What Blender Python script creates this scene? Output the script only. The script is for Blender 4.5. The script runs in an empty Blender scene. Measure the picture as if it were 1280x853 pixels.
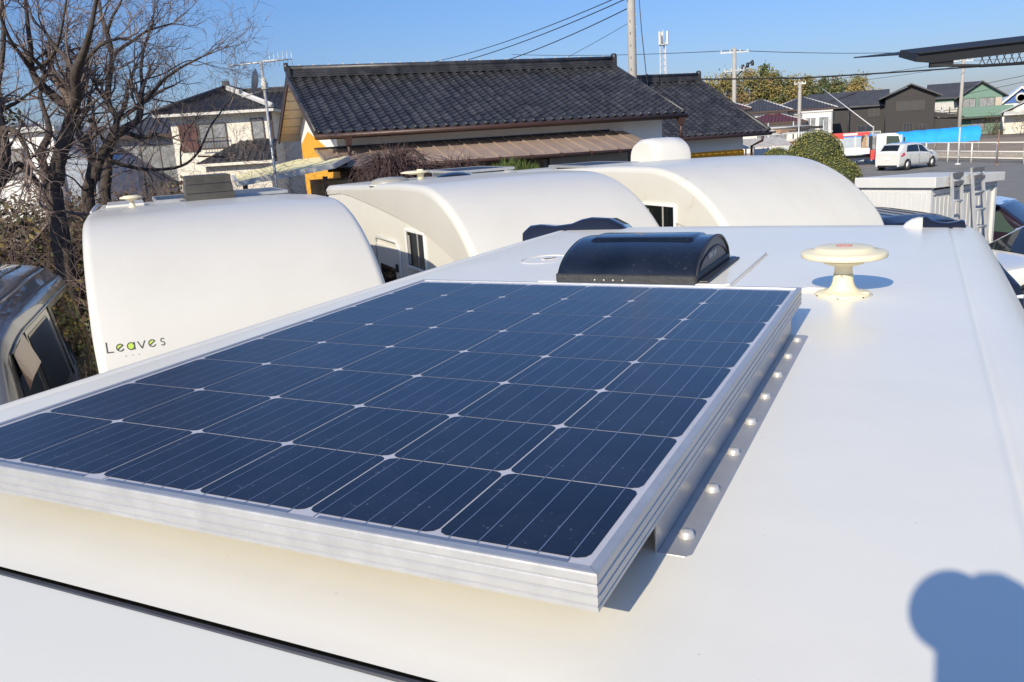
import bpy, math, random
import numpy as np
from mathutils import Vector, Matrix

S = bpy.context.scene
COL = S.collection
R = math.radians

# ------------------------------------------------------------------ camera
CAM = Vector((0.2528, -0.6307, 3.3989))
YAW, PITCH, ROLL = 0.46261, 0.24064, -0.06263
fw = Vector((-math.sin(YAW)*math.cos(PITCH), math.cos(YAW)*math.cos(PITCH), -math.sin(PITCH)))
rt = Vector((math.cos(YAW), math.sin(YAW), 0))
up = rt.cross(fw)
r2 = math.cos(ROLL)*rt + math.sin(ROLL)*up
u2 = -math.sin(ROLL)*rt + math.cos(ROLL)*up
cd = bpy.data.cameras.new('camera_view')
cam = bpy.data.objects.new('camera_view', cd)
COL.objects.link(cam)
M = Matrix((r2, u2, -fw)).transposed().to_4x4()
M.translation = CAM
cam.matrix_world = M
cd.sensor_width = 36.0
cd.lens = 1050/1280*36
cd.clip_start = 0.002
cd.clip_end = 3000
S.camera = cam

# ------------------------------------------------------------------ world, sun, exposure
SUN_EL, SUN_AZ = R(29.5), R(182.7)
w = bpy.data.worlds.new('World'); S.world = w; w.use_nodes = True
nt = w.node_tree
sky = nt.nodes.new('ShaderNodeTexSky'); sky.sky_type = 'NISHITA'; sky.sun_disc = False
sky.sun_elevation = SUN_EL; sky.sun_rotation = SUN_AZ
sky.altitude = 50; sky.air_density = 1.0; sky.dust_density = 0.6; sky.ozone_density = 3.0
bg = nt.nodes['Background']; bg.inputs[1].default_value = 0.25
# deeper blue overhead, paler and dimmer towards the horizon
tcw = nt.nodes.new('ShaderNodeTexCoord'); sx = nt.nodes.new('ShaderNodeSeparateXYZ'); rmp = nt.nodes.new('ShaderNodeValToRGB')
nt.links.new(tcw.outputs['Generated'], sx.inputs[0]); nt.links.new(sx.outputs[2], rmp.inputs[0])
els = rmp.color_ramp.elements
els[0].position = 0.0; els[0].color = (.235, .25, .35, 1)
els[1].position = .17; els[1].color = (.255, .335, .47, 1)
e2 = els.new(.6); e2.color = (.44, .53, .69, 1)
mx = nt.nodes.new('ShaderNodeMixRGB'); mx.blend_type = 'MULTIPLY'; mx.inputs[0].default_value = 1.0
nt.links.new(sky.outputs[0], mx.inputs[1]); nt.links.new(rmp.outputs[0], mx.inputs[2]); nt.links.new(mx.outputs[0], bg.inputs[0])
sl = bpy.data.lights.new('sun', 'SUN'); sl.energy = 5.0; sl.angle = R(0.53); sl.color = (1.0, 0.90, 0.72)
so = bpy.data.objects.new('sun', sl); COL.objects.link(so)
sd = Vector((math.sin(SUN_AZ)*math.cos(SUN_EL), math.cos(SUN_AZ)*math.cos(SUN_EL), math.sin(SUN_EL)))
so.rotation_euler = sd.to_track_quat('Z', 'Y').to_euler()
so.location = (0, -20, 30)
vs = S.view_settings
vs.view_transform = 'Standard'; vs.look = 'None'; vs.exposure = 0.15; vs.gamma = 1.0; vs.use_curve_mapping = False
S.cycles.max_bounces = 6; S.cycles.diffuse_bounces = 3; S.cycles.glossy_bounces = 3
S.cycles.transparent_max_bounces = 4

# ------------------------------------------------------------------ materials
MATS = {}
def mat(name, col, rough=0.6, metal=0.0, var=0.0, vscale=4.0, bump=0.0, bscale=60.0, coat=0.0, spec=0.5,
        col2=None, thresh=None, coat_rough=0.05, trans=0.0, rvar=0.0, stretch=None):
    if name in MATS: return MATS[name]
    m = bpy.data.materials.new(name); m.use_nodes = True
    n = m.node_tree.nodes; l = m.node_tree.links
    b = n['Principled BSDF']
    b.inputs['Base Color'].default_value = (*col, 1)
    b.inputs['Roughness'].default_value = rough
    b.inputs['Metallic'].default_value = metal
    b.inputs['Specular IOR Level'].default_value = spec
    b.inputs['Coat Weight'].default_value = coat
    b.inputs['Coat Roughness'].default_value = coat_rough
    if trans: b.inputs['Transmission Weight'].default_value = trans
    if var > 0 or col2 is not None or bump > 0 or rvar > 0:
        tc = n.new('ShaderNodeTexCoord')
        src = tc.outputs['Object']
        if stretch:
            mp = n.new('ShaderNodeMapping'); mp.inputs['Scale'].default_value = stretch
            l.new(src, mp.inputs[0]); src = mp.outputs[0]
    if var > 0 or col2 is not None or rvar > 0:
        nz = n.new('ShaderNodeTexNoise'); nz.inputs['Scale'].default_value = vscale
        nz.inputs['Detail'].default_value = 6; nz.inputs['Roughness'].default_value = 0.62
        l.new(src, nz.inputs['Vector'])
        cr = n.new('ShaderNodeValToRGB')
        lo, hi = thresh if thresh else (0.3, 0.7)
        cr.color_ramp.elements[0].position = lo; cr.color_ramp.elements[1].position = hi
        if col2 is None:
            cr.color_ramp.elements[0].color = (*[max(0, c*(1-var)) for c in col], 1)
            cr.color_ramp.elements[1].color = (*[min(1, c*(1+var)) for c in col], 1)
        else:
            cr.color_ramp.elements[0].color = (*col, 1); cr.color_ramp.elements[1].color = (*col2, 1)
        l.new(nz.outputs[0], cr.inputs[0])
        if var > 0 or col2 is not None: l.new(cr.outputs[0], b.inputs['Base Color'])
        if rvar > 0:
            mr = n.new('ShaderNodeMapRange'); mr.inputs[3].default_value = max(0, rough-rvar); mr.inputs[4].default_value = min(1, rough+rvar)
            l.new(nz.outputs[0], mr.inputs[0]); l.new(mr.outputs[0], b.inputs['Roughness'])
    if bump > 0:
        n2 = n.new('ShaderNodeTexNoise'); n2.inputs['Scale'].default_value = bscale; n2.inputs['Detail'].default_value = 4
        l.new(src, n2.inputs['Vector'])
        bp = n.new('ShaderNodeBump'); bp.inputs['Strength'].default_value = bump; bp.inputs['Distance'].default_value = 0.01
        l.new(n2.outputs[0], bp.inputs['Height']); l.new(bp.outputs[0], b.inputs['Normal'])
    MATS[name] = m
    return m

def glass_dark(name, col=(0.010, 0.012, 0.013), rough=0.04):
    return mat(name, col, rough=rough, spec=0.5, coat=0.35, coat_rough=0.02)

# ------------------------------------------------------------------ mesh builder
class MB:
    def __init__(s): s.v = []; s.f = []; s.m = []; s.s = []
    def add(s, vs, fs, mi=0, smooth=False):
        o = len(s.v); s.v.extend([tuple(p) for p in vs])
        for f in fs: s.f.append(tuple(i+o for i in f)); s.m.append(mi); s.s.append(smooth)
        return s
    def box(s, c, d, mi=0, rz=0.0, rx=0.0, ry=0.0, taper=(1, 1)):
        Mx = Matrix.Rotation(rz, 3, 'Z') @ Matrix.Rotation(ry, 3, 'Y') @ Matrix.Rotation(rx, 3, 'X')
        P = []
        for z in (-1, 1):
            tx, ty = taper if z > 0 else (1, 1)
            for x, y in ((-1, -1), (1, -1), (1, 1), (-1, 1)):
                P.append(Vector(c) + Mx @ Vector((x*d[0]/2*tx, y*d[1]/2*ty, z*d[2]/2)))
        return s.add(P, [(3, 2, 1, 0), (4, 5, 6, 7), (0, 1, 5, 4), (1, 2, 6, 5), (2, 3, 7, 6), (3, 0, 4, 7)], mi)
    def bx(s, a, b, mi=0):
        return s.box([(a[i]+b[i])/2 for i in range(3)], [abs(b[i]-a[i]) for i in range(3)], mi)
    def poly(s, pts, mi=0): return s.add(pts, [tuple(range(len(pts)))], mi)
    def prism(s, pts, vec, mi=0, smooth=False):
        n = len(pts); vec = Vector(vec)
        P = [Vector(p) for p in pts] + [Vector(p)+vec for p in pts]
        fs = [tuple(range(n-1, -1, -1)), tuple(range(n, 2*n))]
        fs += [(i, (i+1) % n, (i+1) % n+n, i+n) for i in range(n)]
        return s.add(P, fs, mi, smooth)
    def grid(s, rows, mi=0, smooth=True, flip=False):
        nr, nc = len(rows), len(rows[0]); P = [p for r in rows for p in r]
        fs = []
        for i in range(nr-1):
            for j in range(nc-1):
                q = (i*nc+j, i*nc+j+1, (i+1)*nc+j+1, (i+1)*nc+j)
                fs.append(q[::-1] if flip else q)
        return s.add(P, fs, mi, smooth)
    def tube(s, pts, rad, n=6, mi=0, smooth=True, cap=True):
        pts = [Vector(p) for p in pts]; k = len(pts)
        if not hasattr(rad, '__len__'): rad = [rad]*k
        P = []; t0 = (pts[1]-pts[0]).normalized()
        ref = Vector((0, 0, 1)) if abs(t0.z) < 0.9 else Vector((1, 0, 0))
        a = t0.cross(ref).normalized()
        for i in range(k):
            t = (pts[min(i+1, k-1)]-pts[max(i-1, 0)])
            if t.length < 1e-9: t = t0
            t.normalize(); a = (a - t*a.dot(t))
            if a.length < 1e-6: a = t.orthogonal()
            a.normalize(); b = t.cross(a)
            for j in range(n):
                g = 2*math.pi*j/n
                P.append(pts[i] + (a*math.cos(g)+b*math.sin(g))*rad[i])
        fs = [(i*n+j, i*n+(j+1) % n, (i+1)*n+(j+1) % n, (i+1)*n+j) for i in range(k-1) for j in range(n)]
        if cap: fs += [tuple(range(n-1, -1, -1)), tuple(range((k-1)*n, k*n))]
        return s.add(P, fs, mi, smooth)
    def lathe(s, prof, n=24, o=(0, 0, 0), axis='Z', mi=0, smooth=True, sc=(1, 1)):
        P = []
        for r, z in prof:
            for j in range(n):
                g = 2*math.pi*j/n; x, y = r*math.cos(g)*sc[0], r*math.sin(g)*sc[1]
                p = (x, y, z) if axis == 'Z' else ((z, x, y) if axis == 'X' else (y, z, x))
                P.append((o[0]+p[0], o[1]+p[1], o[2]+p[2]))
        k = len(prof)
        fs = [(i*n+j, i*n+(j+1) % n, (i+1)*n+(j+1) % n, (i+1)*n+j) for i in range(k-1) for j in range(n)]
        if prof[0][0] > 1e-6: fs.append(tuple(range(n-1, -1, -1)))
        if prof[-1][0] > 1e-6: fs.append(tuple(range((k-1)*n, k*n)))
        return s.add(P, fs, mi, smooth)
    def ribbon(s, pts, nrm, wd, mi=0, th=0.0):
        nrm = Vector(nrm).normalized(); pts = [Vector(p) for p in pts]
        for a, b in zip(pts[:-1], pts[1:]):
            t = (b-a).normalized(); c = nrm.cross(t)*wd/2; e = t*wd*0.3
            s.prism([a-c-e, b-c+e, b+c+e, a+c-e], nrm*max(th, 0.0005), mi)
        return s
    def build(s, name, mats, parent=None, bevel=0.0, seg=2, auto=False, loc=None):
        me = bpy.data.meshes.new(name); me.from_pydata(s.v, [], s.f)
        if not isinstance(mats, (list, tuple)): mats = [mats]
        for m in mats: me.materials.append(m)
        me.polygons.foreach_set('material_index', s.m)
        me.polygons.foreach_set('use_smooth', s.s)
        me.update()
        o = bpy.data.objects.new(name, me); COL.objects.link(o)
        if parent is not None: o.parent = parent
        if loc is not None: o.location = loc
        if bevel > 0:
            md = o.modifiers.new('bevel', 'BEVEL'); md.width = bevel; md.segments = seg; md.limit_method = 'ANGLE'; md.angle_limit = R(40)
        return o

def tag(o, label=None, cat=None, group=None, kind=None):
    if label: o['label'] = label
    if cat: o['category'] = cat
    if group: o['group'] = group
    if kind: o['kind'] = kind
    return o
def thing(name, label, cat, loc=(0, 0, 0), rz=0.0, group=None):
    o = bpy.data.objects.new(name, None); COL.objects.link(o)
    o.empty_display_size = 0.1
    o.location = loc; o.rotation_euler = (0, 0, rz)
    return tag(o, label, cat, group)
def dup(root, loc, rz, label, group=None):
    r = root.copy(); COL.objects.link(r); r.location = loc; r.rotation_euler = (0, 0, rz); r['label'] = label
    if group: r['group'] = group
    def rec(src, dst):
        for ch in list(src.children):
            c = ch.copy(); COL.objects.link(c); c.parent = dst; rec(ch, c)
    rec(root, r)
    return r
def lerp(a, b, t): return a+(b-a)*t

def weather(m, amt=0.10, col=(0.50, 0.44, 0.34), speck=0.5, scale=2.2, stretch=(1, 1, 1), wave=0.0):
    """thin grime film, faint run marks and small dark specks lying on a surface"""
    n = m.node_tree.nodes; l = m.node_tree.links; b = n['Principled BSDF']
    inp = b.inputs['Base Color']; src = inp.links[0].from_socket if inp.links else None
    tc = n.new('ShaderNodeTexCoord'); mp = n.new('ShaderNodeMapping'); mp.inputs['Scale'].default_value = stretch; l.new(tc.outputs['Object'], mp.inputs[0])
    a = n.new('ShaderNodeTexNoise'); a.inputs['Scale'].default_value = scale; a.inputs['Detail'].default_value = 9; a.inputs['Roughness'].default_value = .68; l.new(mp.outputs[0], a.inputs['Vector'])
    ra = n.new('ShaderNodeMapRange'); ra.inputs[1].default_value = .42; ra.inputs[2].default_value = .75; ra.inputs[4].default_value = amt; l.new(a.outputs[0], ra.inputs[0])
    c = n.new('ShaderNodeTexNoise'); c.inputs['Scale'].default_value = 95; c.inputs['Detail'].default_value = 2; l.new(tc.outputs['Object'], c.inputs['Vector'])
    rc = n.new('ShaderNodeMapRange'); rc.inputs[1].default_value = .765; rc.inputs[2].default_value = .80; rc.inputs[4].default_value = speck; l.new(c.outputs[0], rc.inputs[0])
    ad = n.new('ShaderNodeMath'); ad.operation = 'ADD'; ad.use_clamp = True; l.new(ra.outputs[0], ad.inputs[0]); l.new(rc.outputs[0], ad.inputs[1])
    mix = n.new('ShaderNodeMixRGB'); mix.inputs[2].default_value = (*col, 1); l.new(ad.outputs[0], mix.inputs[0])
    if src: l.new(src, mix.inputs[1])
    else: mix.inputs[1].default_value = inp.default_value
    l.new(mix.outputs[0], inp)
    if wave:
        d = n.new('ShaderNodeTexNoise'); d.inputs['Scale'].default_value = 3.2; d.inputs['Detail'].default_value = 2; l.new(tc.outputs['Object'], d.inputs['Vector'])
        bp = n.new('ShaderNodeBump'); bp.inputs['Strength'].default_value = wave; bp.inputs['Distance'].default_value = .05; l.new(d.outputs[0], bp.inputs['Height'])
        old = b.inputs['Normal'].links[0].from_node if b.inputs['Normal'].links else None
        if old: l.new(bp.outputs[0], old.inputs['Normal'])
        else: l.new(bp.outputs[0], b.inputs['Normal'])
# shared materials
M_white = mat('gelcoat_white', (0.66, 0.64, 0.585), 0.32, coat=0.35, coat_rough=0.12, var=0.02, vscale=1.3, bump=0.02, bscale=300)
M_rubber = mat('black_rubber', (0.022, 0.023, 0.027), 0.55)
M_alu = mat('anodised_aluminium', (0.50, 0.50, 0.50), 0.42, metal=0.55, var=0.08, vscale=30, bump=0.03, bscale=200, rvar=0.1)
M_groove = mat('dirty_groove', (0.30, 0.30, 0.31), 0.6)
M_steel = mat('brushed_steel', (0.50, 0.49, 0.48), 0.38, metal=0.55, var=0.10, vscale=14, rvar=0.12)
M_dark = mat('dark_plastic', (0.025, 0.026, 0.03), 0.45, bump=0.05)
M_tyre = mat('tyre', (0.018, 0.018, 0.018), 0.8)
M_rim = mat('alloy_rim', (0.78, 0.78, 0.78), 0.35, metal=0.1)
M_glass = glass_dark('tinted_glass')
M_tile = mat('black_roof_tile', (0.033, 0.033, 0.037), 0.42, var=0.42, vscale=3.4, bump=0.06, bscale=40, rvar=0.1)
M_plaster = mat('white_plaster', (0.82, 0.81, 0.77), 0.8, var=0.04, vscale=2, bump=0.05)
def cellvar(m, scale, amt, per_object=False):
    """small tone differences from tile to tile (or from object to object)"""
    n = m.node_tree.nodes; l = m.node_tree.links; b = n['Principled BSDF']; inp = b.inputs['Base Color']
    src = inp.links[0].from_socket if inp.links else None
    if per_object: v = n.new('ShaderNodeObjectInfo').outputs['Random']
    else:
        tc = n.new('ShaderNodeTexCoord'); vo = n.new('ShaderNodeTexVoronoi'); vo.inputs['Scale'].default_value = scale; l.new(tc.outputs['Object'], vo.inputs['Vector'])
        sp_ = n.new('ShaderNodeSeparateColor'); l.new(vo.outputs['Color'], sp_.inputs[0]); v = sp_.outputs[0]
    mr = n.new('ShaderNodeMapRange'); mr.inputs[3].default_value = 1-amt; mr.inputs[4].default_value = 1+amt; l.new(v, mr.inputs[0])
    mu = n.new('ShaderNodeVectorMath'); mu.operation = 'SCALE'; l.new(mr.outputs[0], mu.inputs['Scale'])
    if src: l.new(src, mu.inputs[0])
    else: mu.inputs[0].default_value = inp.default_value[:3]
    l.new(mu.outputs[0], inp)
cellvar(M_tile, 3.6, .38)
weather(M_tile, .13, (.11, .105, .095), .5, 1.1)
M_brown = mat('brown_metal', (0.055, 0.028, 0.022), 0.45, var=0.15)

# ================================================================== SETTING: ground
g = MB()
g.add([(-900, -300, 0), (900, -300, 0), (900, 1500, 0), (-900, 1500, 0)], [(0, 1, 2, 3)])
tag(g.build('ground', mat('packed_earth', (0.17, 0.145, 0.11), 0.95, var=0.35, vscale=0.8, bump=0.3, bscale=6)), kind='structure')
g = MB()
g.add([(-14, -40, .004), (40, -40, .004), (40, 46, .004), (7.6, 55.0, .004), (-4.5, 68.5, .004), (-14, 60, .004)], [tuple(range(6))])
tag(g.build('parking_lot', mat('worn_asphalt', (0.19, 0.182, 0.168), 0.92, var=0.16, vscale=1.2, bump=0.5, bscale=30)), kind='structure')
g = MB()
g.add([(-30, 78, .008), (60, 40, .008), (60, 101, .008), (-30, 101, .008)], [(0, 1, 2, 3)])
tag(g.build('dirt_field', mat('tan_soil', (0.27, 0.21, 0.15), 0.95, var=0.25, vscale=0.4, bump=0.4, bscale=5)), kind='structure')

# ================================================================== OUR CAMPER (foreground roof)
ZR = 2.95
def roof_drop(y):
    d = 0.0
    if y > 1.4: d += 0.010*((y-1.4)/1.5)**2
    if y < -0.11: d += 0.035*((-0.11-y)/0.34)**1.3
    return d
def roof_section(y, dz):
    xl, xr = -1.385+.008*y, .377-.008*y
    P = [(xl-.02, -2.2), (xl-.02, -.6), (xl-.02, -.07)]
    for k in range(1, 9):
        a = R(180-90*k/8); P.append((xl+.05+.07*math.cos(a), -.07+.07*math.sin(a)))
    P += [(xl+.058, 0), (xl+.062, -.003), (xl+.070, -.0035), (xl+.076, -.0005), (xl+.09, .0005)]
    for k in range(1, 12):
        x = lerp(xl+.09, xr-.012, k/12); t = (x-xl)/(xr-xl); P.append((x, .0005+.004*math.sin(math.pi*t)))
    P += [(xr-.016, 0), (xr-.007, -.001), (xr-.004, -.0042), (xr+.004, -.0042), (xr+.008, -.0005), (xr+.02, 0)]
    for k in range(1, 11):
        a = R(90-90*k/10); P.append((xr+.03+.115*math.cos(a), -.115+.115*math.sin(a)))
    P += [(xr+.145, -.6), (xr+.145, -2.2)]
    return [(x, y, ZR+z-dz if z > -.2 else ZR+z) for x, z in P]
camper = thing('camper_van', 'cream white camper in the foreground whose flat roof fills the lower picture', 'camper', (0, 0, 0))
rows = []
for y in [-.1090, -.10, -.06] + list(np.linspace(0, 3.2, 27)): rows.append(roof_section(y, roof_drop(y)))
yb = 3.2; d0 = roof_drop(yb)
for k in range(1, 9):
    a = R(90*k/8); rows.append(roof_section(yb+.28*math.sin(a), d0+.28*(1-math.cos(a))+.004))
rows.append(roof_section(yb+.28, 2.0))
mb = MB().grid(rows, flip=True)
M_roof = mat('camper_roof_gelcoat', (0.83, 0.795, 0.69), 0.34, coat=0.30, coat_rough=0.16, var=0.025, vscale=0.9, bump=0.025, bscale=420, rvar=0.08)
weather(M_roof, .17, (.55, .50, .42), .55, 1.7, wave=.06)
roofo = mb.build('roof', M_roof, camper)
rows = []
for y in np.linspace(-.1152, -.45, 8): rows.append(roof_section(y, roof_drop(y)+.006))
d0 = roof_drop(-.45)
for k in range(1, 9):
    a = R(90*k/8); rows.append(roof_section(-.45-.2*math.sin(a), d0+.006+.2*(1-math.cos(a))))
rows.append(roof_section(-.65, 2.0))
mb = MB().grid(rows)
# end panel sections all meet the wall below
fp = mb.build('end_panel', mat('camper_end_gelcoat', (0.70, 0.69, 0.62), 0.33, coat=0.4, coat_rough=0.14, var=0.02, vscale=1.1, bump=0.02, bscale=380), camper)
mb = MB().bx((-1.39, -.6, .55), (.5, 3.3, .76)); mb.build('chassis', M_dark, camper)
# rubber strip over the seam
tr = MB()
for seg in range(20):
    xa, xb = lerp(-1.36, .40, seg/20), lerp(-1.36, .40, (seg+1)/20)
    ya, yb_ = -.1060, -.1060
    prof = [(-.0034, -.006), (-.0033, -.001), (-.0020, .0008), (.0018, .0014), (.0033, .0008), (.0036, -.004)]
    A = [(xa, ya-.006+p[0], ZR+p[1]-.001) for p in prof]; B = [(xb, yb_-.006+p[0], ZR+p[1]-.001) for p in prof]
    tr.grid([A, B], smooth=False)
tr.build('seam_strip', mat('grey_black_trim', (0.045, 0.047, 0.055), 0.4, var=0.2, vscale=20), camper)
sc = MB()
sc.lathe([(0.0045, 0), (0.0042, .0012), (.002, .0016), (0, .0012)], 12, (-.486, -.186, ZR-.0085))
sc.build('screw', M_steel, camper)
# raised bonding plate around the vent
pl = MB()
pl.prism([(-.80, 1.68, ZR), (-.238, 1.68, ZR), (-.222, 1.70, ZR), (-.222, 2.30, ZR), (-.238, 2.32, ZR), (-.80, 2.32, ZR)], (0, 0, .010))
pl.build('vent_plate', M_roof, camper, bevel=.006, seg=3)
sb = MB(); random.seed(21); pts = []
for a_, b_ in (((-.80, 1.674), (-.236, 1.674)), ((-.236, 1.674), (-.216, 1.70)), ((-.216, 1.70), (-.216, 2.30)), ((-.216, 2.30), (-.236, 2.326)), ((-.236, 2.326), (-.80, 2.326))):
    for k in range(12): pts.append((lerp(a_[0], b_[0], k/12)+random.uniform(-.001, .001), lerp(a_[1], b_[1], k/12)+random.uniform(-.001, .001), ZR-roof_drop(lerp(a_[1], b_[1], k/12))+.002))
sb.tube(pts, [random.uniform(.0030, .0052) for _ in pts], 6); sb.build('sealant_bead', mat('cream_sealant', (0.60, 0.56, 0.48), 0.6), camper)
# faint ring of old sealant
rg = MB(); Pn = 40
rg.tube([(-.98+.082*math.cos(2*math.pi*i/Pn), 2.15+.105*math.sin(2*math.pi*i/Pn), ZR+.0005) for i in range(Pn+1)], .0022, 5, cap=False)
for i in range(16):
    random.seed(i+7); a = random.random()*6.28; rr = random.random()*.03
    rg.box((-.965+rr*math.cos(a), 2.16+rr*math.sin(a), ZR+.0018), (.012, .016, .0015), rz=a)
rg.build('sealant_ring', mat('old_sealant', (0.62, 0.59, 0.55), 0.7), camper)
# rear spoiler: two black fins above the far end of the roof
sp = MB()
def fin(mb, xs, zs, y0, y1, zb):
    n = len(xs)
    mb.grid([[(x, y0, zb) for x in xs], [(x, y0+.015, z-.012) for x, z in zip(xs, zs)], [(x, y0+.05, z) for x, z in zip(xs, zs)],
             [(x, y1, z-.01) for x, z in zip(xs, zs)], [(x, y1+.04, zb) for x in xs]], mi=0, smooth=True)
    for x, z in ((xs[0], zs[0]), (xs[-1], zs[-1])):
        mb.add([(x, y0, zb), (x, y0+.05, z), (x, y1, z-.01), (x, y1+.04, zb)], [(0, 1, 2, 3)])
fin(sp, [-1.52, -1.49, -1.44, -1.36, -1.27, -1.22, -1.17, -1.08, -1.02, -.985], [2.935, 2.958, 2.963, 2.955, 2.966, 2.985, 2.994, 2.988, 2.958, 2.925], 3.10, 3.26, 2.83)
sp.build('spoiler_fin', mat('gloss_black', (0.012, 0.013, 0.02), 0.08, coat=0.8), camper); sp = MB()
fin(sp, [.252, .262, .285, .31, .34, .365, .39, .40, .406], [2.975, 2.981, 2.965, 2.956, 2.953, 2.956, 2.963, 2.961, 2.94], 3.10, 3.24, 2.83)
sp.build('spoiler_fin', mat('gloss_black', (0.012, 0.013, 0.02), 0.08, coat=0.8), camper)
sp = MB()
fin(sp, [.175, .19, .21, .235, .2505], [2.935, 2.955, 2.968, 2.975, 2.974], 3.105, 3.25, 2.83)
sp.build('spoiler_end', M_white, camper)
bt = MB().bx((-1.22, 3.08, 2.80), (.25, 3.2, 2.85)); bt.build('spoiler_bar', M_dark, camper)
def wheel(parent, loc, r, wd, rimmat=None, ax='Y', n=24):
    t = MB(); o = (0, 0, 0)
    t.lathe([(r*.6, -wd*.25), (r*.66, -wd/2), (r*.9, -wd/2), (r, -wd*.32), (r, wd*.32), (r*.9, wd/2), (r*.66, wd/2), (r*.6, wd*.25)], n, o, ax)
    tw = t.build('wheel', M_tyre, parent, loc=loc)
    q = MB(); sgn = 1
    for s_ in (-1, 1):
        q.lathe([(r*.66, s_*wd*.485), (r*.62, s_*wd*.47), (r*.56, s_*wd*.45), (r*.2, s_*wd*.455), (r*.12, s_*wd*.475), (0, s_*wd*.48)], n, o, ax)
        for k in range(5):
            a = 2*math.pi*(k+.5)/5
            if ax == 'Y': q.box((r*.36*math.sin(a), s_*wd*.456, r*.36*math.cos(a)), (r*.10, wd*.02, r*.22), 1, ry=a)
    q.build('rim', [rimmat or M_rim, M_tyre], tw)
    return tw
for wx in (-1.22, .34):
    for wy in (.1, 2.7): 
        t = MB(); t.lathe([(.2, -.1), (.3, -.1), (.33, -.07), (.33, .07), (.3, .1), (.2, .1)], 20, (0, 0, 0), 'X'); t.build('wheel', M_tyre, camper, loc=(wx, wy, .33))

# ================================================================== SOLAR PANEL
panel = thing('solar_panel', 'large dark blue solar panel with aluminium frame bolted on the near camper roof', 'solar panel', (0, 0, ZR))
X0, X1, Y0, Y1 = -.970, .017, -.0225, 1.302
ZT = .080
prof = [(-.011, ZT-.0035), (-.0105, ZT), (-.0025, ZT), (-.0006, ZT-.0006), (0, ZT-.0026), (0, ZT-.0095), (-.0010, ZT-.0105), (-.0010, ZT-.0120), (0, ZT-.0130),
        (0, ZT-.0205), (-.0010, ZT-.0213), (-.0010, ZT-.0228), (0, ZT-.0236), (0, ZT-.0305), (-.0010, ZT-.0313), (-.0010, ZT-.0322), (0, ZT-.033), (0, ZT-.037), (-.002, ZT-.037), (-.025, ZT-.037)]
mb = MB()
for (xa, ya, xb, yb2, sx0, sy0, sx1, sy1) in ((X0, Y0, X1, Y0, -1, -1, 1, -1), (X1, Y0, X1, Y1, 1, -1, 1, 1), (X1, Y1, X0, Y1, 1, 1, -1, 1), (X0, Y1, X0, Y0, -1, 1, -1, -1)):
    gp = .00025
    A = [(xa+sx0*d + (gp if sy0 == sy1 and xb > xa else (-gp if sy0 == sy1 else 0)), ya+sy0*d + (gp if sx0 == sx1 and yb2 > ya else (-gp if sx0 == sx1 else 0)), z) for d, z in prof]
    B = [(xb+sx1*d - (gp if sy0 == sy1 and xb > xa else (-gp if sy0 == sy1 else 0)), yb2+sy1*d - (gp if sx0 == sx1 and yb2 > ya else (-gp if sx0 == sx1 else 0)), z) for d, z in prof]
    for i_ in range(len(prof)-1): mb.grid([A[i_:i_+2], B[i_:i_+2]], 1 if prof[i_][0] < -.0006 and prof[i_+1][0] < -.0006 and i_ > 4 and i_ < 17 else 0, smooth=False, flip=True)
mb.build('frame', [M_alu, M_groove], panel)
def pv(name, col, rough=0.3, var=0.0, **k):
    m = mat(name, col, rough, var=var, coat=0.55, coat_rough=0.22, **k); return m
M_back = pv('white_backsheet', (0.50, 0.49, 0.51), 0.5, var=.1, vscale=6)
M_cell = pv('silicon_cell', (0.0034, 0.0036, 0.011), 0.35, spec=0.2, var=0.35, vscale=9.0)
# dust specks and smears on the glass over the cells
def dusty(m, amount):
    n = m.node_tree.nodes; l = m.node_tree.links; b = n['Principled BSDF']
    src = b.inputs['Base Color'].links[0].from_socket if b.inputs['Base Color'].links else None
    tc = n.new('ShaderNodeTexCoord')
    mix = n.new('ShaderNodeMixRGB'); mix.inputs[2].default_value = (0.42, 0.41, 0.40, 1)
    if src: l.new(src, mix.inputs[1])
    else: mix.inputs[1].default_value = b.inputs['Base Color'].default_value
    a = n.new('ShaderNodeTexNoise'); a.inputs['Scale'].default_value = 130; a.inputs['Detail'].default_value = 3; l.new(tc.outputs['Object'], a.inputs['Vector'])
    ra = n.new('ShaderNodeMapRange'); ra.inputs[1].default_value = .66; ra.inputs[2].default_value = .76; l.new(a.outputs[0], ra.inputs[0])
    c = n.new('ShaderNodeTexNoise'); c.inputs['Scale'].default_value = 7; c.inputs['Detail'].default_value = 8; c.inputs['Roughness'].default_value = .7; l.new(tc.outputs['Object'], c.inputs['Vector'])
    rc = n.new('ShaderNodeMapRange'); rc.inputs[1].default_value = .46; rc.inputs[2].default_value = .74; rc.inputs[4].default_value = 1.0; l.new(c.outputs[0], rc.inputs[0])
    mu = n.new('ShaderNodeMath'); mu.operation = 'MULTIPLY'; l.new(ra.outputs[0], mu.inputs[0]); l.new(rc.outputs[0], mu.inputs[1])
    ad = n.new('ShaderNodeMath'); ad.operation = 'MULTIPLY_ADD'; l.new(rc.outputs[0], ad.inputs[0]); ad.inputs[1].default_value = .018; 
    l.new(mu.outputs[0], ad.inputs[2])
    sc_ = n.new('ShaderNodeMath'); sc_.operation = 'MULTIPLY'; sc_.inputs[1].default_value = amount; sc_.use_clamp = True
    l.new(ad.outputs[0], sc_.inputs[0]); l.new(sc_.outputs[0], mix.inputs[0]); l.new(mix.outputs[0], b.inputs['Base Color'])
cellvar(M_cell, 1, .45, True); dusty(M_cell, 1.15)
bk = MB().bx((X0+.004, Y0+.004, ZT-.0075), (X1-.004, Y1-.004, ZT-.0022)); bk.build('backsheet', M_back, panel)
PU = .1585
bus = MB(); rib = MB()
zc = ZT-.0018
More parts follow.
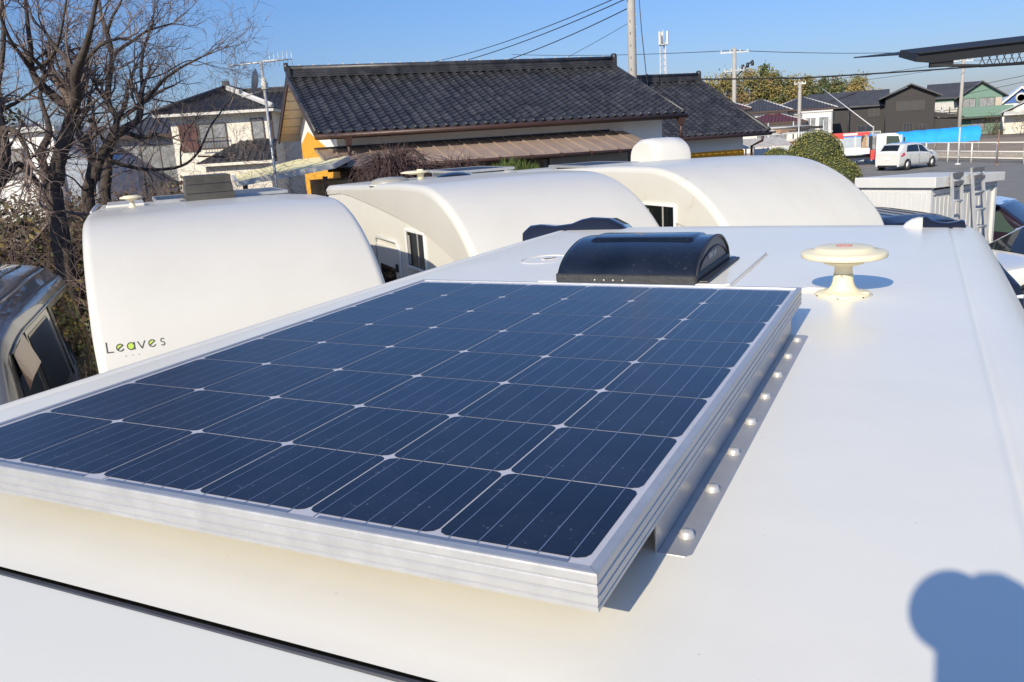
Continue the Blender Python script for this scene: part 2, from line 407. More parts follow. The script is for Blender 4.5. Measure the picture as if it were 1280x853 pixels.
for i in range(6):
    for j in range(8):
        cx, cy = -(i+.5)*PU, (j+.5)*PU; hx, hy, ch = .0781, .0783, .0105
        pts = [(-hx+ch, -hy), (hx-ch, -hy), (hx-ch*.3, -hy+ch*.35), (hx, -hy+ch), (hx, hy-ch), (hx-ch*.3, hy-ch*.35), (hx-ch, hy), (-hx+ch, hy), (-hx+ch*.3, hy-ch*.35), (-hx, hy-ch), (-hx, -hy+ch), (-hx+ch*.3, -hy+ch*.35)]
        cl = MB(); cl.poly([(x, y, 0) for x, y in pts]); cl.build('solar_cell', M_cell, panel, loc=(cx, cy, zc))
    for k in range(5):
        x = -(i+.5)*PU + (k-2)*.0310
        y0 = -.0085 if True else 0
        bus.add([(x-.00055, y0, zc+.0002), (x+.00055, y0, zc+.0002), (x+.00055, 8*PU+.004, zc+.0002), (x-.00055, 8*PU+.004, zc+.0002)], [(0, 1, 2, 3)])
for i in range(3):
    xa, xb = -(2*i)*PU-.012, -(2*i+2)*PU+.022
    xa2 = xa-.004
    rib.add([(xb, -.0095, zc), (xa2, -.0095, zc), (xa2, -.0032, zc), (xb, -.0032, zc)], [(0, 1, 2, 3)])
bus.build('busbars', pv('tinned_busbar', (0.13, 0.17, 0.27), 0.4), panel)
rib.build('ribbon', pv('grey_ribbon', (0.13, 0.16, 0.22), 0.4), panel)
# side brackets with bolts
def bracket(side):
    m = MB(); s_ = side
    xv = X1-.004 if s_ > 0 else X0+.004
    m.bx((xv-.003*s_, .168, .001), (xv, 1.170, ZT-.0375))
    fl = [(xv, .168, .0005), (xv+.030*s_, .168, .0005), (xv+.036*s_, .176, .0005), (xv+.036*s_, 1.163, .0005), (xv+.030*s_, 1.170, .0005), (xv, 1.170, .0005)]
    m.prism(fl if s_ > 0 else fl[::-1], (0, 0, .003))
    o = m.build('mounting_bracket', M_steel, panel, bevel=.0008)
    sea = MB(); fl2 = [(xv-.002*s_, .164, 0.0003), (xv+.031*s_, .164, .0003), (xv+.0392*s_, .174, .0003), (xv+.0392*s_, 1.165, .0003), (xv+.031*s_, 1.174, .0003), (xv-.002*s_, 1.174, .0003)]
    sea.prism(fl2 if s_ > 0 else fl2[::-1], (0, 0, .0012)); sea.build('sealant_bead', mat('cream_sealant', (0.60, 0.56, 0.48), 0.6), panel)
    for k in range(8):
        y = .215+k*(1.118-.215)/7
        b = MB(); b.lathe([(.0095, 0), (.0095, .0008), (.0082, .001), (.0078, .0048), (.0062, .0068), (0, .0074)], 18, (xv+.020*s_, y, .0035))
        b.build('bolt', M_bolt, o)
M_bolt = mat('nickel_bolt', (0.70, 0.66, 0.60), 0.35, metal=0.5)
bracket(1); bracket(-1)
cb = MB()
cb.bx((X0+.05, .35, .0), (X0+.08, .95, ZT-.0376)); cb.build('support_rail', M_dark, panel)

# ================================================================== ROOF VENT
vent = thing('roof_vent', 'domed smoked black roof vent behind the solar panel', 'roof vent', (-.525, 1.905, ZR+.001))
yo, xo = -1.97, .54
lid = [(1.752, .030), (1.765, .048), (1.79, .068), (1.83, .087), (1.88, .102), (1.94, .1125), (2.0, .114), (2.06, .108), (2.11, .095), (2.15, .076), (2.18, .055), (2.195, .030)]
xa, xb = -.752+xo, -.330+xo
def smooth_prof(pr, n=4):
    out = []
    for i in range(len(pr)-1):
        p0 = pr[max(i-1, 0)]; p1 = pr[i]; p2 = pr[i+1]; p3 = pr[min(i+2, len(pr)-1)]
        for k in range(n):
            t = k/n
            out.append(tuple(.5*((2*p1[d])+(-p0[d]+p2[d])*t+(2*p0[d]-5*p1[d]+4*p2[d]-p3[d])*t*t+(-p0[d]+3*p1[d]-3*p2[d]+p3[d])*t**3) for d in range(2)))
    out.append(pr[-1]); return out
L = smooth_prof(lid)
rows = []
for t, ins in ((xa, .012), (xa+.003, .005), (xa+.010, .001), (xa+.022, 0)): rows.append([(t, y+yo, z-ins) for y, z in L])
for k in range(1, 9): rows.append([(lerp(xa+.022, xb-.012, k/9), y+yo, z+.002*math.sin(math.pi*k/9)) for y, z in L])
for t, ins in ((xb-.012, 0), (xb-.004, .001), (xb, .004)): rows.append([(t, y+yo, z-ins) for y, z in L])
m = MB().grid(rows)
M_lid = mat('smoked_acrylic', (0.006, 0.008, 0.014), 0.2, coat=0.5, coat_rough=0.08, var=0.5, vscale=9, rvar=0.06)
dusty(M_lid, .6)
m.build('lid', M_lid, vent)
# raised panel on the lid top
m = MB(); rows = []
top = [(y, z) for y, z in L if 1.905 < y < 2.12]
for t, zz in ((xa+.055, -.001), (xa+.060, .0045), (xa+.070, .006), (xb-.060, .006), (xb-.050, .0045), (xb-.045, -.001)):
    rows.append([(t, top[0][0]+yo-.006, top[0][1]-.002)] + [(t, y+yo, z+.002+zz) for y, z in top] + [(t, top[-1][0]+yo+.006, top[-1][1]-.002)])
m.grid(rows); m.build('lid_rib', M_lid, vent)
# end caps with arched ribs
def cap(x, sgn, mbx):
    pts = [(x, y+yo, max(z-.004, .0)) for y, z in L]; pts = pts + [(x, 2.195+yo, .004), (x, 1.752+yo, .004)]
    mbx.poly(pts if sgn < 0 else pts[::-1])
M_cap = mat('grey_plastic', (0.12, 0.118, 0.115), 0.5, var=0.1, vscale=30)
for xc_, sg_ in ((xb-.001, 1), (xa+.001, -1)):
    m = MB(); cap(xc_, sg_, m); m.build('end_cap', M_cap, vent)
m = MB()
for sc_, r_ in ((1.0, .0045), (.72, .003)):
    pts = [(xb+.001, 1.975+yo+(y-1.975)*(.97 if sc_ == 1 else .93), z*sc_-.002) for y, z in L]
    m = MB(); m.tube(pts, r_, 6); m.build('cap_rib', M_dark, vent)
m = MB(); random.seed(3)
for k, t in enumerate((1.915, 1.93, 1.945, 1.96, 1.985, 2.0)):
    m.box((xb+.0015, t+yo, .062+.003*(k % 2)), (.002, .007, .016), mi=0)
m.build('badge', mat('pale_lettering', (0.55, 0.55, 0.52), 0.5), vent)
# base skirt
m = MB()
def rr(x0, x1, y0, y1, r, z, n=5):
    P = []
    for cx, cy, a0 in ((x1-r, y0+r, -90), (x1-r, y1-r, 0), (x0+r, y1-r, 90), (x0+r, y0+r, 180)):
        for k in range(n+1):
            a = R(a0+90*k/n); P.append((cx+r*math.cos(a), cy+r*math.sin(a), z))
    return P
rings = [rr(xa-.004, xb+.005, 1.744+yo, 2.203+yo, .012, z) if z < .03 else rr(xa, xb+.001, 1.749+yo, 2.198+yo, .010, z) for z in (.0, .004, .026, .0295, .033)]
n_ = len(rings[0])
m.add([p for r_ in rings for p in r_], [(i*n_+j, i*n_+(j+1) % n_, (i+1)*n_+(j+1) % n_, (i+1)*n_+j) for i in range(4) for j in range(n_)], smooth=False)
m.build('skirt', mat('black_skirt_plastic', (0.030, 0.031, 0.034), 0.5, var=0.3, vscale=40, bump=0.2, bscale=120), vent)
for k in range(4):
    m = MB(); m.lathe([(.0028, 0), (.0026, -.0015), (0, -.002)], 10, (0, 0, 0), 'Y'); m.build('screw', M_bolt, vent, loc=(-.618+xo+k*.0285-.01, 1.7437+yo, .016))
m = MB(); m.bx((xb+.006, 1.76+yo, .0105), (xb+.034, 2.21+yo, .016)); m.build('flange', M_dark, vent, bevel=.004)

# ================================================================== ANTENNA
def antenna(label, loc, h=1.0, dia=.206, rz=0, detail=True, name='disc_antenna', group=None, colour=None):
    r = dia/2
    t = thing(name, label, 'antenna', loc, rz, group)
    mc = colour or mat('cream_plastic', (0.76, 0.68, 0.47), 0.42, var=0.04, vscale=12, bump=0.03, bscale=150)
    m = MB()
    m.lathe([(.066, .0), (.0665, .006), (.064, .0085), (.05, .0105), (.040, .013), (.034, .018), (.0285, .026), (.0255, .036), (.0238, .050), (.0235, .056)], 40)
    for k in range(3):
        a = R(-110+k*100); m.lathe([(.011, .006), (.0105, .0115), (.006, .0122), (0, .0118)], 14, (.054*math.cos(a), .054*math.sin(a), 0))
    m.build('pedestal', mc, t)
    if detail:
        m = MB(); m.lathe([(.0735, -.001), (.073, .0015), (.069, .0028), (.0655, .0030)], 40); m.build('sealant_bead', mat('cream_sealant', (0.60, 0.56, 0.48), 0.6), t)
    m = MB(); m.lathe([(.0222, .054), (.0218, .062), (.0218, .078), (.024, .0795), (.040, .0805), (.047, .083), (.049, .0865), (.060, .0895), (.063, .091), (.085, .0955)], 40)
    m.build('neck', mc, t)
    m = MB(); m.lathe([(.080, .0955), (.099, .0985), (.1025, .100), (.103, .1035), (.1028, .110), (.1005, .1125), (.093, .1145), (.072, .1185), (.069, .1225), (.065, .1245), (.04, .1265), (0, .1272)], 56)
    m.build('disc', mc, t)
    if detail:
        m = MB(); m.lathe([(.020, .1268), (.019, .1275), (.0155, .1275), (.015, .1268)], 30, sc=(1, .9))
        for k in range(4): m.box((-.009+.006*k, .002*(k % 2), .1274), (.003, .011, .0008))
        m.build('emblem', mat('faded_red_print', (0.62, 0.13, 0.12), 0.6), t)
        m = MB(); m.lathe([(.003, -.001), (.003, .0015), (0, .002)], 10, (0, 0, 0), 'Y')
        for i, p in enumerate(m.v): m.v[i] = (p[0]-.002, -p[1]-.0235, p[2]+.053)
        m.build('screw', M_steel, t)
        for a in (-150, -95, -40): m = MB(); m.box((.0662*math.cos(R(a)), .0662*math.sin(R(a)), .003), (.004, .004, .004), rz=R(a)); m.build('drain_slot', M_rubber, t)
    return t
antenna('cream mushroom shaped disc antenna on the near camper roof beside the solar panel', (.077, 1.625, ZR))
m = MB(); m.tube([(.03, 1.66, ZR+.006), (-.01, 1.665, ZR+.006), (-.06, 1.62, ZR+.006), (-.10, 1.56, ZR+.007), (-.12, 1.48, ZR+.008), (-.12, 1.2, ZR+.008)], .0055, 8)
tag(m.build('cable', mat('white_cable', (0.75, 0.74, 0.72), 0.5)), 'thin white cable running from the cream antenna to the solar panel', 'cable')

# ================================================================== OTHER CAMPERS (row behind, nose toward the lower right)
FA = R(-39.88)
M_gel2 = mat('camper_gelcoat_aged', (0.63, 0.605, 0.54), 0.36, coat=0.35, coat_rough=0.15, var=0.03, vscale=1.2, bump=0.03, bscale=8)
M_gel3 = mat('camper_gelcoat_stained', (0.64, 0.62, 0.55), 0.38, coat=0.3, coat_rough=0.18, col2=(0.50, 0.43, 0.32), thresh=(0.62, 0.85), vscale=3.4)
weather(M_gel2, .13, (.46, .42, .34), .25, 1.4, (1, 1.6, .35)); weather(M_gel3, .16, (.42, .36, .26), .3, 1.8, (1, 1.6, .5))
M_wall = mat('camper_cream_wall', (0.66, 0.64, 0.575), 0.5, var=0.03, vscale=2)
def prof_top(l):
    if l <= 0: return 2.957-.035*max(0, -.7-l)
    return 2.957-1.5+1.5*math.sqrt(max(0, 1-(l/1.84)**2))
ARCH = [(-4.25, 2.70), (-3.28, 2.76), (-2.4, 2.71), (-1.6, 2.65), (-.9, 2.595), (-.37, 2.54), (.3, 2.45), (.83, 2.33), (1.2, 2.19), (1.45, 2.06), (1.58, 1.99)]
def arch_z(l):
    xs = [a[0] for a in ARCH]; zs = [a[1] for a in ARCH]; return float(np.interp(l, xs, zs))
def camper_body(root, gel, win_l, door=True):
    ls = list(np.linspace(-4.25, -.8, 9)) + list(np.linspace(-.6, 0, 5)) + [1.84*math.sin(a) for a in np.linspace(.06, math.asin(1.735/1.84), 22)]
    P = [(l, prof_top(l)) for l in ls]
    # faint crease across the nose: below it the face tucks in
    P = [((1.50+(l-1.50)*.72) if l > 1.50 else l, z) for l, z in P]
    # nose lip, rolling under the overcab
    P += [(1.672, 1.93), (1.665, 1.905), (1.645, 1.885), (1.61, 1.875), (.75, 1.83)]
    P = [(-4.45, .6), (-4.45, 2.55), (-4.42, 2.72), (-4.35, 2.80)] + P
    n = len(P); N = []
    for i in range(n):
        a = P[max(i-1, 0)]; b = P[min(i+1, n-1)]; d = Vector((b[0]-a[0], b[1]-a[1])).normalized(); N.append((d.y, -d.x))
    hw, rd = 1.025, .07
    cross = [(-hw, rd)] + [(-hw+rd*(1-math.sin(a)), rd*(1-math.cos(a))) for a in [R(t) for t in (75, 60, 45, 30, 15)]][::1]
    cross = [(-hw, rd)]
    for t in (75, 60, 45, 30, 15, 0): cross.append((-hw+rd*(1-math.sin(R(t))), rd*(1-math.cos(R(t)))))
    cross += [(y, -.015*(1-(y/.95)**2)) for y in (-.6, -.3, 0, .3, .6)]
    cross += [(-y, q) for y, q in cross[6::-1]]
    rows = []
    for (l, z), nn in zip(P, N): rows.append([(l+nn[0]*q, y, z+nn[1]*q) for y, q in cross])
    rows2 = [[r_[j] for r_ in rows] for j in range(len(cross))]
    MB().grid(rows2).build('shell', gel, root)
    # side bands (rim) and recessed walls
    for s in (-1, 1):
        y = s*(hw-.0005)
        band = [(l-0, z) for l, z in zip(ls, [p[1] for p in P[4:4+len(ls)]])]
        outer = []; inner = []
        for l, z in band:
            nn = N[4+ls.index(l)]
            outer.append((l+nn[0]*rd, y, z+nn[1]*rd))
            l = (1.50+(l-1.50)*.72) if l > 1.5 else l
            li = min(l, 1.50) if l > 1.2 else l
            inner.append((li, y, min(arch_z(li), z-.08)))
        inw = [(p[0], s*(hw-.021), p[2]-.012) for p in inner]
        b = MB().grid([outer, inner], smooth=False); b.grid([inner, inw], smooth=False)
        # lip triangle by the nose
        b.poly([inner[-1], outer[-1], (1.60, y, 1.90), (1.5, y, 1.90)])
        b.build('side_band', gel, root)
        wl = [(p[0], s*(hw-.019), p[2]-.01) for p in inner] + [(1.5, s*(hw-.019), 1.90), (.45, s*(hw-.019), 1.84), (.45, s*(hw-.019), .5), (-4.4, s*(hw-.019), .5), (-4.4, s*(hw-.019), 2.55)]
        MB().poly(wl).build('side_wall', M_wall, root)
        # window on the overcab side
        a, bb, z0, z1 = win_l
        fr = MB(); yy = s*(hw-.019) if z1 < 2.5 else s*(hw+.001)
        for (p0, p1) in (((a-.03, z0-.03), (bb+.03, z0)), ((a-.03, z1), (bb+.03, z1+.03)), ((a-.03, z0), (a, z1)), ((bb, z0), (bb+.03, z1))):
            fr.bx((p0[0], yy-.002*s, p0[1]), (p1[0], yy+.022*s, p1[1]))
        wo = fr.build('window', mat('white_window_frame', (0.78, 0.78, 0.77), 0.4), root, bevel=.004)
        gq = MB(); gq.bx((a, yy, z0), (bb, yy+.008*s, z1)); gq.build('pane', M_glass, wo)
        st = MB(); st.bx((a+.04, yy+.0081*s, z0+.02), (a+.10, yy+.012*s, z1-.04)); st.build('blind', mat('pale_blind', (0.35, 0.34, 0.32), 0.7), wo); st = MB(); st.bx((lerp(a, bb, .62), yy+.0081*s, z0), (lerp(a, bb, .66), yy+.013*s, z1)); st.build('blind', mat('pale_blind', (0.35, 0.34, 0.32), 0.7), wo)
        # entrance door
        if s < 0:
            d = MB(); yy = s*(hw-.019)
            d.bx((-1.75, yy+.0, .55), (-.85, yy-.018, 2.22)); do = d.build('door', M_wall, root, bevel=.01)
            d = MB(); d.bx((-1.62, yy-.0185, 1.35), (-1.0, yy-.026, 1.98)); d.build('door_window', M_glass, do, bevel=.02)
            d = MB(); d.tube([(-1.80, yy-.012, .5), (-1.80, yy-.012, 2.22), (-1.74, yy-.012, 2.29), (-.90, yy-.012, 2.29), (-.79, yy-.012, 2.2), (-.79, yy-.012, .5)], .018, 6); d.build('door_seal', mat('pale_trim', (0.6, 0.6, 0.58), 0.5), do)
            d = MB(); d.bx((-.93, yy-.018, 1.95), (-.88, yy-.045, 2.04)); d.build('door_handle', M_dark, do, bevel=.006)
    # cab, floor and wheels below the overcab
    c = MB()
    cabp = [(.46, .5), (2.35, .5), (2.38, .95), (2.2, 1.12), (1.72, 1.80), (.46, 1.82)]
    c.prism([(x, -.86, z) for x, z in cabp], (0, 1.72, 0)); c.build('cab', gel, root, bevel=.06, seg=3)
    c = MB(); c.add([(2.216, -.74, 1.12), (2.216, .74, 1.12), (1.745, .68, 1.785), (1.745, -.68, 1.785)], [(0, 1, 2, 3)]); c.build('windscreen', M_glass, root)
    for s in (-1, 1):
        c = MB(); c.prism([(1.95, s*.862, 1.15), (1.66, s*.862, 1.70), (.85, s*.862, 1.72), (.85, s*.862, 1.15)], (0, s*.006, 0)); c.build('cab_window', M_glass, root)
        c = MB(); c.lathe([(.09, 0), (.085, .03), (0, .045)], 16, (2.36, s*.62, .8), 'X'); c.build('headlight', mat('lamp_glass', (0.7, 0.72, 0.74), 0.1, coat=1), root)
        for x in (1.55, -2.6): wheel(root, (x, s*.80, .31), .31, .2)
    c = MB(); c.bx((-4.3, -.8, .4), (2.3, .8, .52)); c.build('chassis', M_dark, root)
def pos_world(base, l, y, z):
    c, s = math.cos(FA), math.sin(FA); return (base[0]+c*l-s*y, base[1]+s*l+c*y, z)
PB, PC, PD = (-5.157, 4.755, 0), (-3.779, 7.571, 0), (-1.945, 9.427, 0)
GRP = 'campers parked in the row behind'
cB = thing('camper_van', 'white camper nearest the silver van with a green and grey nameplate on its nose', 'camper', PB, FA, GRP)
camper_body(cB, M_gel2, (-.5, .1, 2.1, 2.45))
cC = thing('camper_van', 'middle white camper with a curved shadow over its side door', 'camper', PC, FA, GRP)
camper_body(cC, M_gel2, (-.5, .1, 2.08, 2.45))
cD = thing('camper_van', 'white camper with stained roof in front of the round clipped bush', 'camper', PD, FA, GRP)
camper_body(cD, M_gel3, (.02, .60, 2.2, 2.54))
# nameplate lettering on the nose of the first camper
m = MB()
def on_nose(yy, h):          # yy along width, h height offset from the crease at z 2.30
    z = 2.165+h; dz = 2.957-z
    l = 1.84*math.sqrt(max(0, 1-(1-dz/1.5)**2))+.016*(1-(yy/.95)**2); l = 1.50+(l-1.50)*.72+.002 if l > 1.5 else l; return Vector((l, yy, z))
def nrm(z):
    dz = 2.957-z; l = 1.84*math.sqrt(1-(1-dz/1.5)**2); return Vector((l/1.84**2, 0, (z-2.957+1.5)/1.5**2)).normalized()
def stroke(mb, pts, w_=.006, mi=0):
    for a, b in zip(pts[:-1], pts[1:]):
        A = on_nose(*a); B = on_nose(*b); nn = nrm((A.z+B.z)/2)
        mb.ribbon([A+nn*.001, B+nn*.001], nn, w_, mi, .0016)
def arc(cx, cy, r, a0, a1, n=14): return [(cx+r*math.cos(R(lerp(a0, a1, k/n))), cy+r*math.sin(R(lerp(a0, a1, k/n)))) for k in range(n+1)]
gm = MB()
yx = -.945; rr_ = .0215
stroke(m, [(yx, .062), (yx, .0), (yx+.036, .0)]); M_vin = mat('dark_grey_vinyl', (0.06, 0.065, 0.05), 0.5); m.build('letter', M_vin, cB)
for k, ch in enumerate('eaves'):
    cx = yx+.080+.066*k; cy = rr_; m = MB(); gm = MB()
    if ch == 'e': stroke(m, [(cx-rr_*.75, cy-rr_*.5), (cx+rr_*.8, cy+rr_*.6)]); stroke(m, arc(cx, cy, rr_, 35, 330))
    if ch == 'a': stroke(m, arc(cx, cy, rr_, 0, 360, 18)); stroke(m, [(cx+rr_, cy+rr_), (cx+rr_, 0)])
    if ch == 'v': stroke(m, [(cx-rr_, 2*rr_), (cx, 0), (cx+rr_, 2*rr_)])
    if ch == 's': stroke(m, arc(cx, cy+rr_*.5, rr_*.5, 30, 270, 8)); stroke(m, arc(cx, cy-rr_*.5, rr_*.5, 90, -150, 8))
    def disc(cx, cy, r, clip=None, rad=16):
        pts = [on_nose(cx+r*math.cos(2*math.pi*i/rad), cy+r*math.sin(2*math.pi*i/rad)) for i in range(rad)] if clip is None else [on_nose(*p) for p in clip]
        nn = nrm(pts[0].z); gm.prism([p+nn*.0006 for p in pts], nn*.0008)
    if ch == 'a': disc(cx, cy, rr_*.86)
    if ch == 'e': disc(0, 0, 0, clip=arc(cx, cy, rr_*.8, 37, 215, 12))
    lo_ = m.build('letter', M_vin, cB)
    if gm.v: gm.build('letter_fill', mat('lime_vinyl', (0.45, 0.60, 0.08), 0.5), lo_)
for k in range(3): m = MB(); stroke(m, [(-.84+.04*k, -.035), (-.835+.04*k, -.035)], .003); m.build('dash', M_vin, cB)
# ---- things on the first camper's roof
t = thing('roof_box', 'smoky grey louvred box standing on the roof of the camper by the silver van', 'roof box', pos_world(PB, -1.95, .115, 2.915), FA)
m = MB(); m.box((0, 0, .135), (.42, .50, .27), taper=(.92, .86)); m.build('housing', mat('smoked_grey_plastic', (0.062, 0.055, 0.047), 0.32, var=0.25, vscale=5, coat=.3), t, bevel=.012, seg=2)
m = MB()
for z in (.0, .09, .18): m.box((.212-.02*z/.27*1.0, 0, z+.045), (.010, .485-.05*z/.18*.7, .082), ry=R(-3.5))
m.build('louvre', mat('louvre_plastic', (0.07, 0.062, 0.052), 0.35, var=.3, vscale=6), t)
m = MB(); m.bx((-.25, -.28, -.002), (.25, .28, .012)); m.build('base_flange', M_dark, t)
t = thing('solar_panel', 'solar panel seen edge on behind the smoky grey roof box', 'solar panel', pos_world(PB, -2.75, .32, 2.885), FA)
m = MB(); m.bx((-.55, -.72, .055), (.5, .66, .058)); m.build('cells', M_cell, t)
m = MB()
for a, b in (((-.56, -.73, .03), (-.54, .67, .062)), ((.49, -.73, .03), (.51, .67, .062)), ((-.54, -.73, .03), (.49, -.71, .062)), ((-.54, .65, .03), (.49, .67, .062))): m.bx(a, b)
m.build('frame', M_alu, t)
m = MB()
for y in (-.6, .55): m.bx((-.5, y-.02, 0), (.48, y+.02, .0295))
m.build('mounting_rail', M_alu, t)
t = thing('awning_case', 'stepped white awning case along the left roof edge of the camper by the silver van', 'awning', pos_world(PB, -2.2, -.72, 2.895), FA)
m = MB(); m.bx((-.55, -.22, 0), (.35, .2, .025)); m.build('lower_case', M_white, t, bevel=.01)
m = MB(); m.bx((-.5, -.16, .026), (.32, .2, .055)); m.build('upper_case', M_white, t, bevel=.01)
m = MB(); m.tube([(.38, -.30, .0), (-.1, -.27, .03), (-.55, -.25, .03)], .018, 8); m.build('arm', M_alu, t)
antenna('cream disc antenna on the roof of the camper by the silver van', pos_world(PB, -1.45, -.64, 2.925), dia=.206, detail=False)
# ---- middle camper's roof
t = thing('roof_vent', 'flat grey domed vent on the left of the middle camper roof', 'roof vent', pos_world(PC, -1.75, -.78, 2.90), FA)
m = MB(); m.lathe([(.24, 0), (.24, .03), (.22, .055), (.15, .08), (0, .09)], 28); m.build('dome', mat('grey_acrylic', (0.30, 0.29, 0.25), 0.35, var=.15), t)
m = MB(); m.lathe([(.27, 0), (.27, .012), (.241, .014)], 28); m.build('flange', M_white, t)
t = thing('disc_antenna', 'white disc antenna with offset post on the middle camper roof', 'antenna', pos_world(PC, -1.9, -.40, 2.90), FA)
m = MB(); m.lathe([(.045, 0), (.042, .10), (.042, .15)], 16, (.08, .04, 0)); m.build('post', mat('cream_plastic', (0, 0, 0)), t)
m = MB(); m.lathe([(.05, .085), (.17, .105), (.185, .112), (.18, .122), (.12, .132), (0, .135)], 32); m.build('disc', mat('cream_plastic', (0, 0, 0)), t)
t = thing('roof_vent', 'dark smoked skylight dome on the middle of the middle camper roof', 'roof vent', pos_world(PC, -1.75, .06, 2.912), FA)
m = MB(); m.lathe([(.235, 0), (.23, .015), (.2, .04), (.12, .066), (0, .075)], 28); m.build('dome', M_lid, t)
m = MB(); m.lathe([(.26, 0), (.26, .01), (.236, .012)], 28); m.build('flange', M_white, t)
t = thing('solar_panel', 'pale edged solar panel on raised rails of the middle camper roof', 'solar panel', pos_world(PC, -2.6, .62, 2.875), FA)
m = MB(); m.bx((-.6, -.42, .10), (.55, .40, .103)); m.build('cells', M_cell, t)
m = MB()
for a, b in (((-.61, -.43, .075), (-.59, .41, .108)), ((.54, -.43, .075), (.56, .41, .108)), ((-.59, -.43, .075), (.54, -.41, .108)), ((-.59, .39, .075), (.54, .41, .108))): m.bx(a, b)
m.build('frame', M_alu, t)
m = MB()
for y in (-.3, .28): m.bx((-.7, y-.02, .0), (.75, y+.02, .074))
m.bx((.5, -.55, .03), (.62, .42, .06)); m.build('mounting_rail', M_alu, t)
# ---- far camper's roof
t = thing('roof_box', 'white rounded air conditioner cover on the roof of the camper with stained roof', 'air conditioner', pos_world(PD, -1.75, .40, 2.905), FA)
m = MB(); rows = []
for y, k in ((-.30, .86), (-.26, .97), (-.1, 1.0), (.1, 1.0), (.26, .97), (.30, .86)):
    rows.append([(.29*math.cos(a)*(1 if k > .9 else .97), y, .33*k*max(0, math.sin(a))**.62) for a in [R(d) for d in range(0, 181, 12)]])
m.grid(rows); m.poly(rows[0]); m.poly(rows[-1][::-1]); m.build('cover', M_white, t)
m = MB(); m.bx((-.32, -.33, -.01), (.32, .33, .012)); m.build('base', M_white, t)
t = thing('solar_panel', 'thin solar panel lying flat at the left edge of the camper with stained roof', 'solar panel', pos_world(PD, -1.9, -.55, 2.905), FA)
m = MB(); m.bx((-.55, -.40, .045), (.5, .36, .048)); m.build('cells', M_cell, t)
m = MB()
for a, b in (((-.56, -.41, .02), (-.54, .37, .052)), ((.49, -.41, .02), (.51, .37, .052)), ((-.54, -.41, .02), (.49, -.39, .052)), ((-.54, .35, .02), (.49, .37, .052))): m.bx(a, b)
m.build('frame', M_alu, t)
m = MB()
for y in (-.3, .28): m.bx((-.5, y-.02, 0), (.5, y+.02, .0195))
m.build('mounting_rail', M_alu, t)

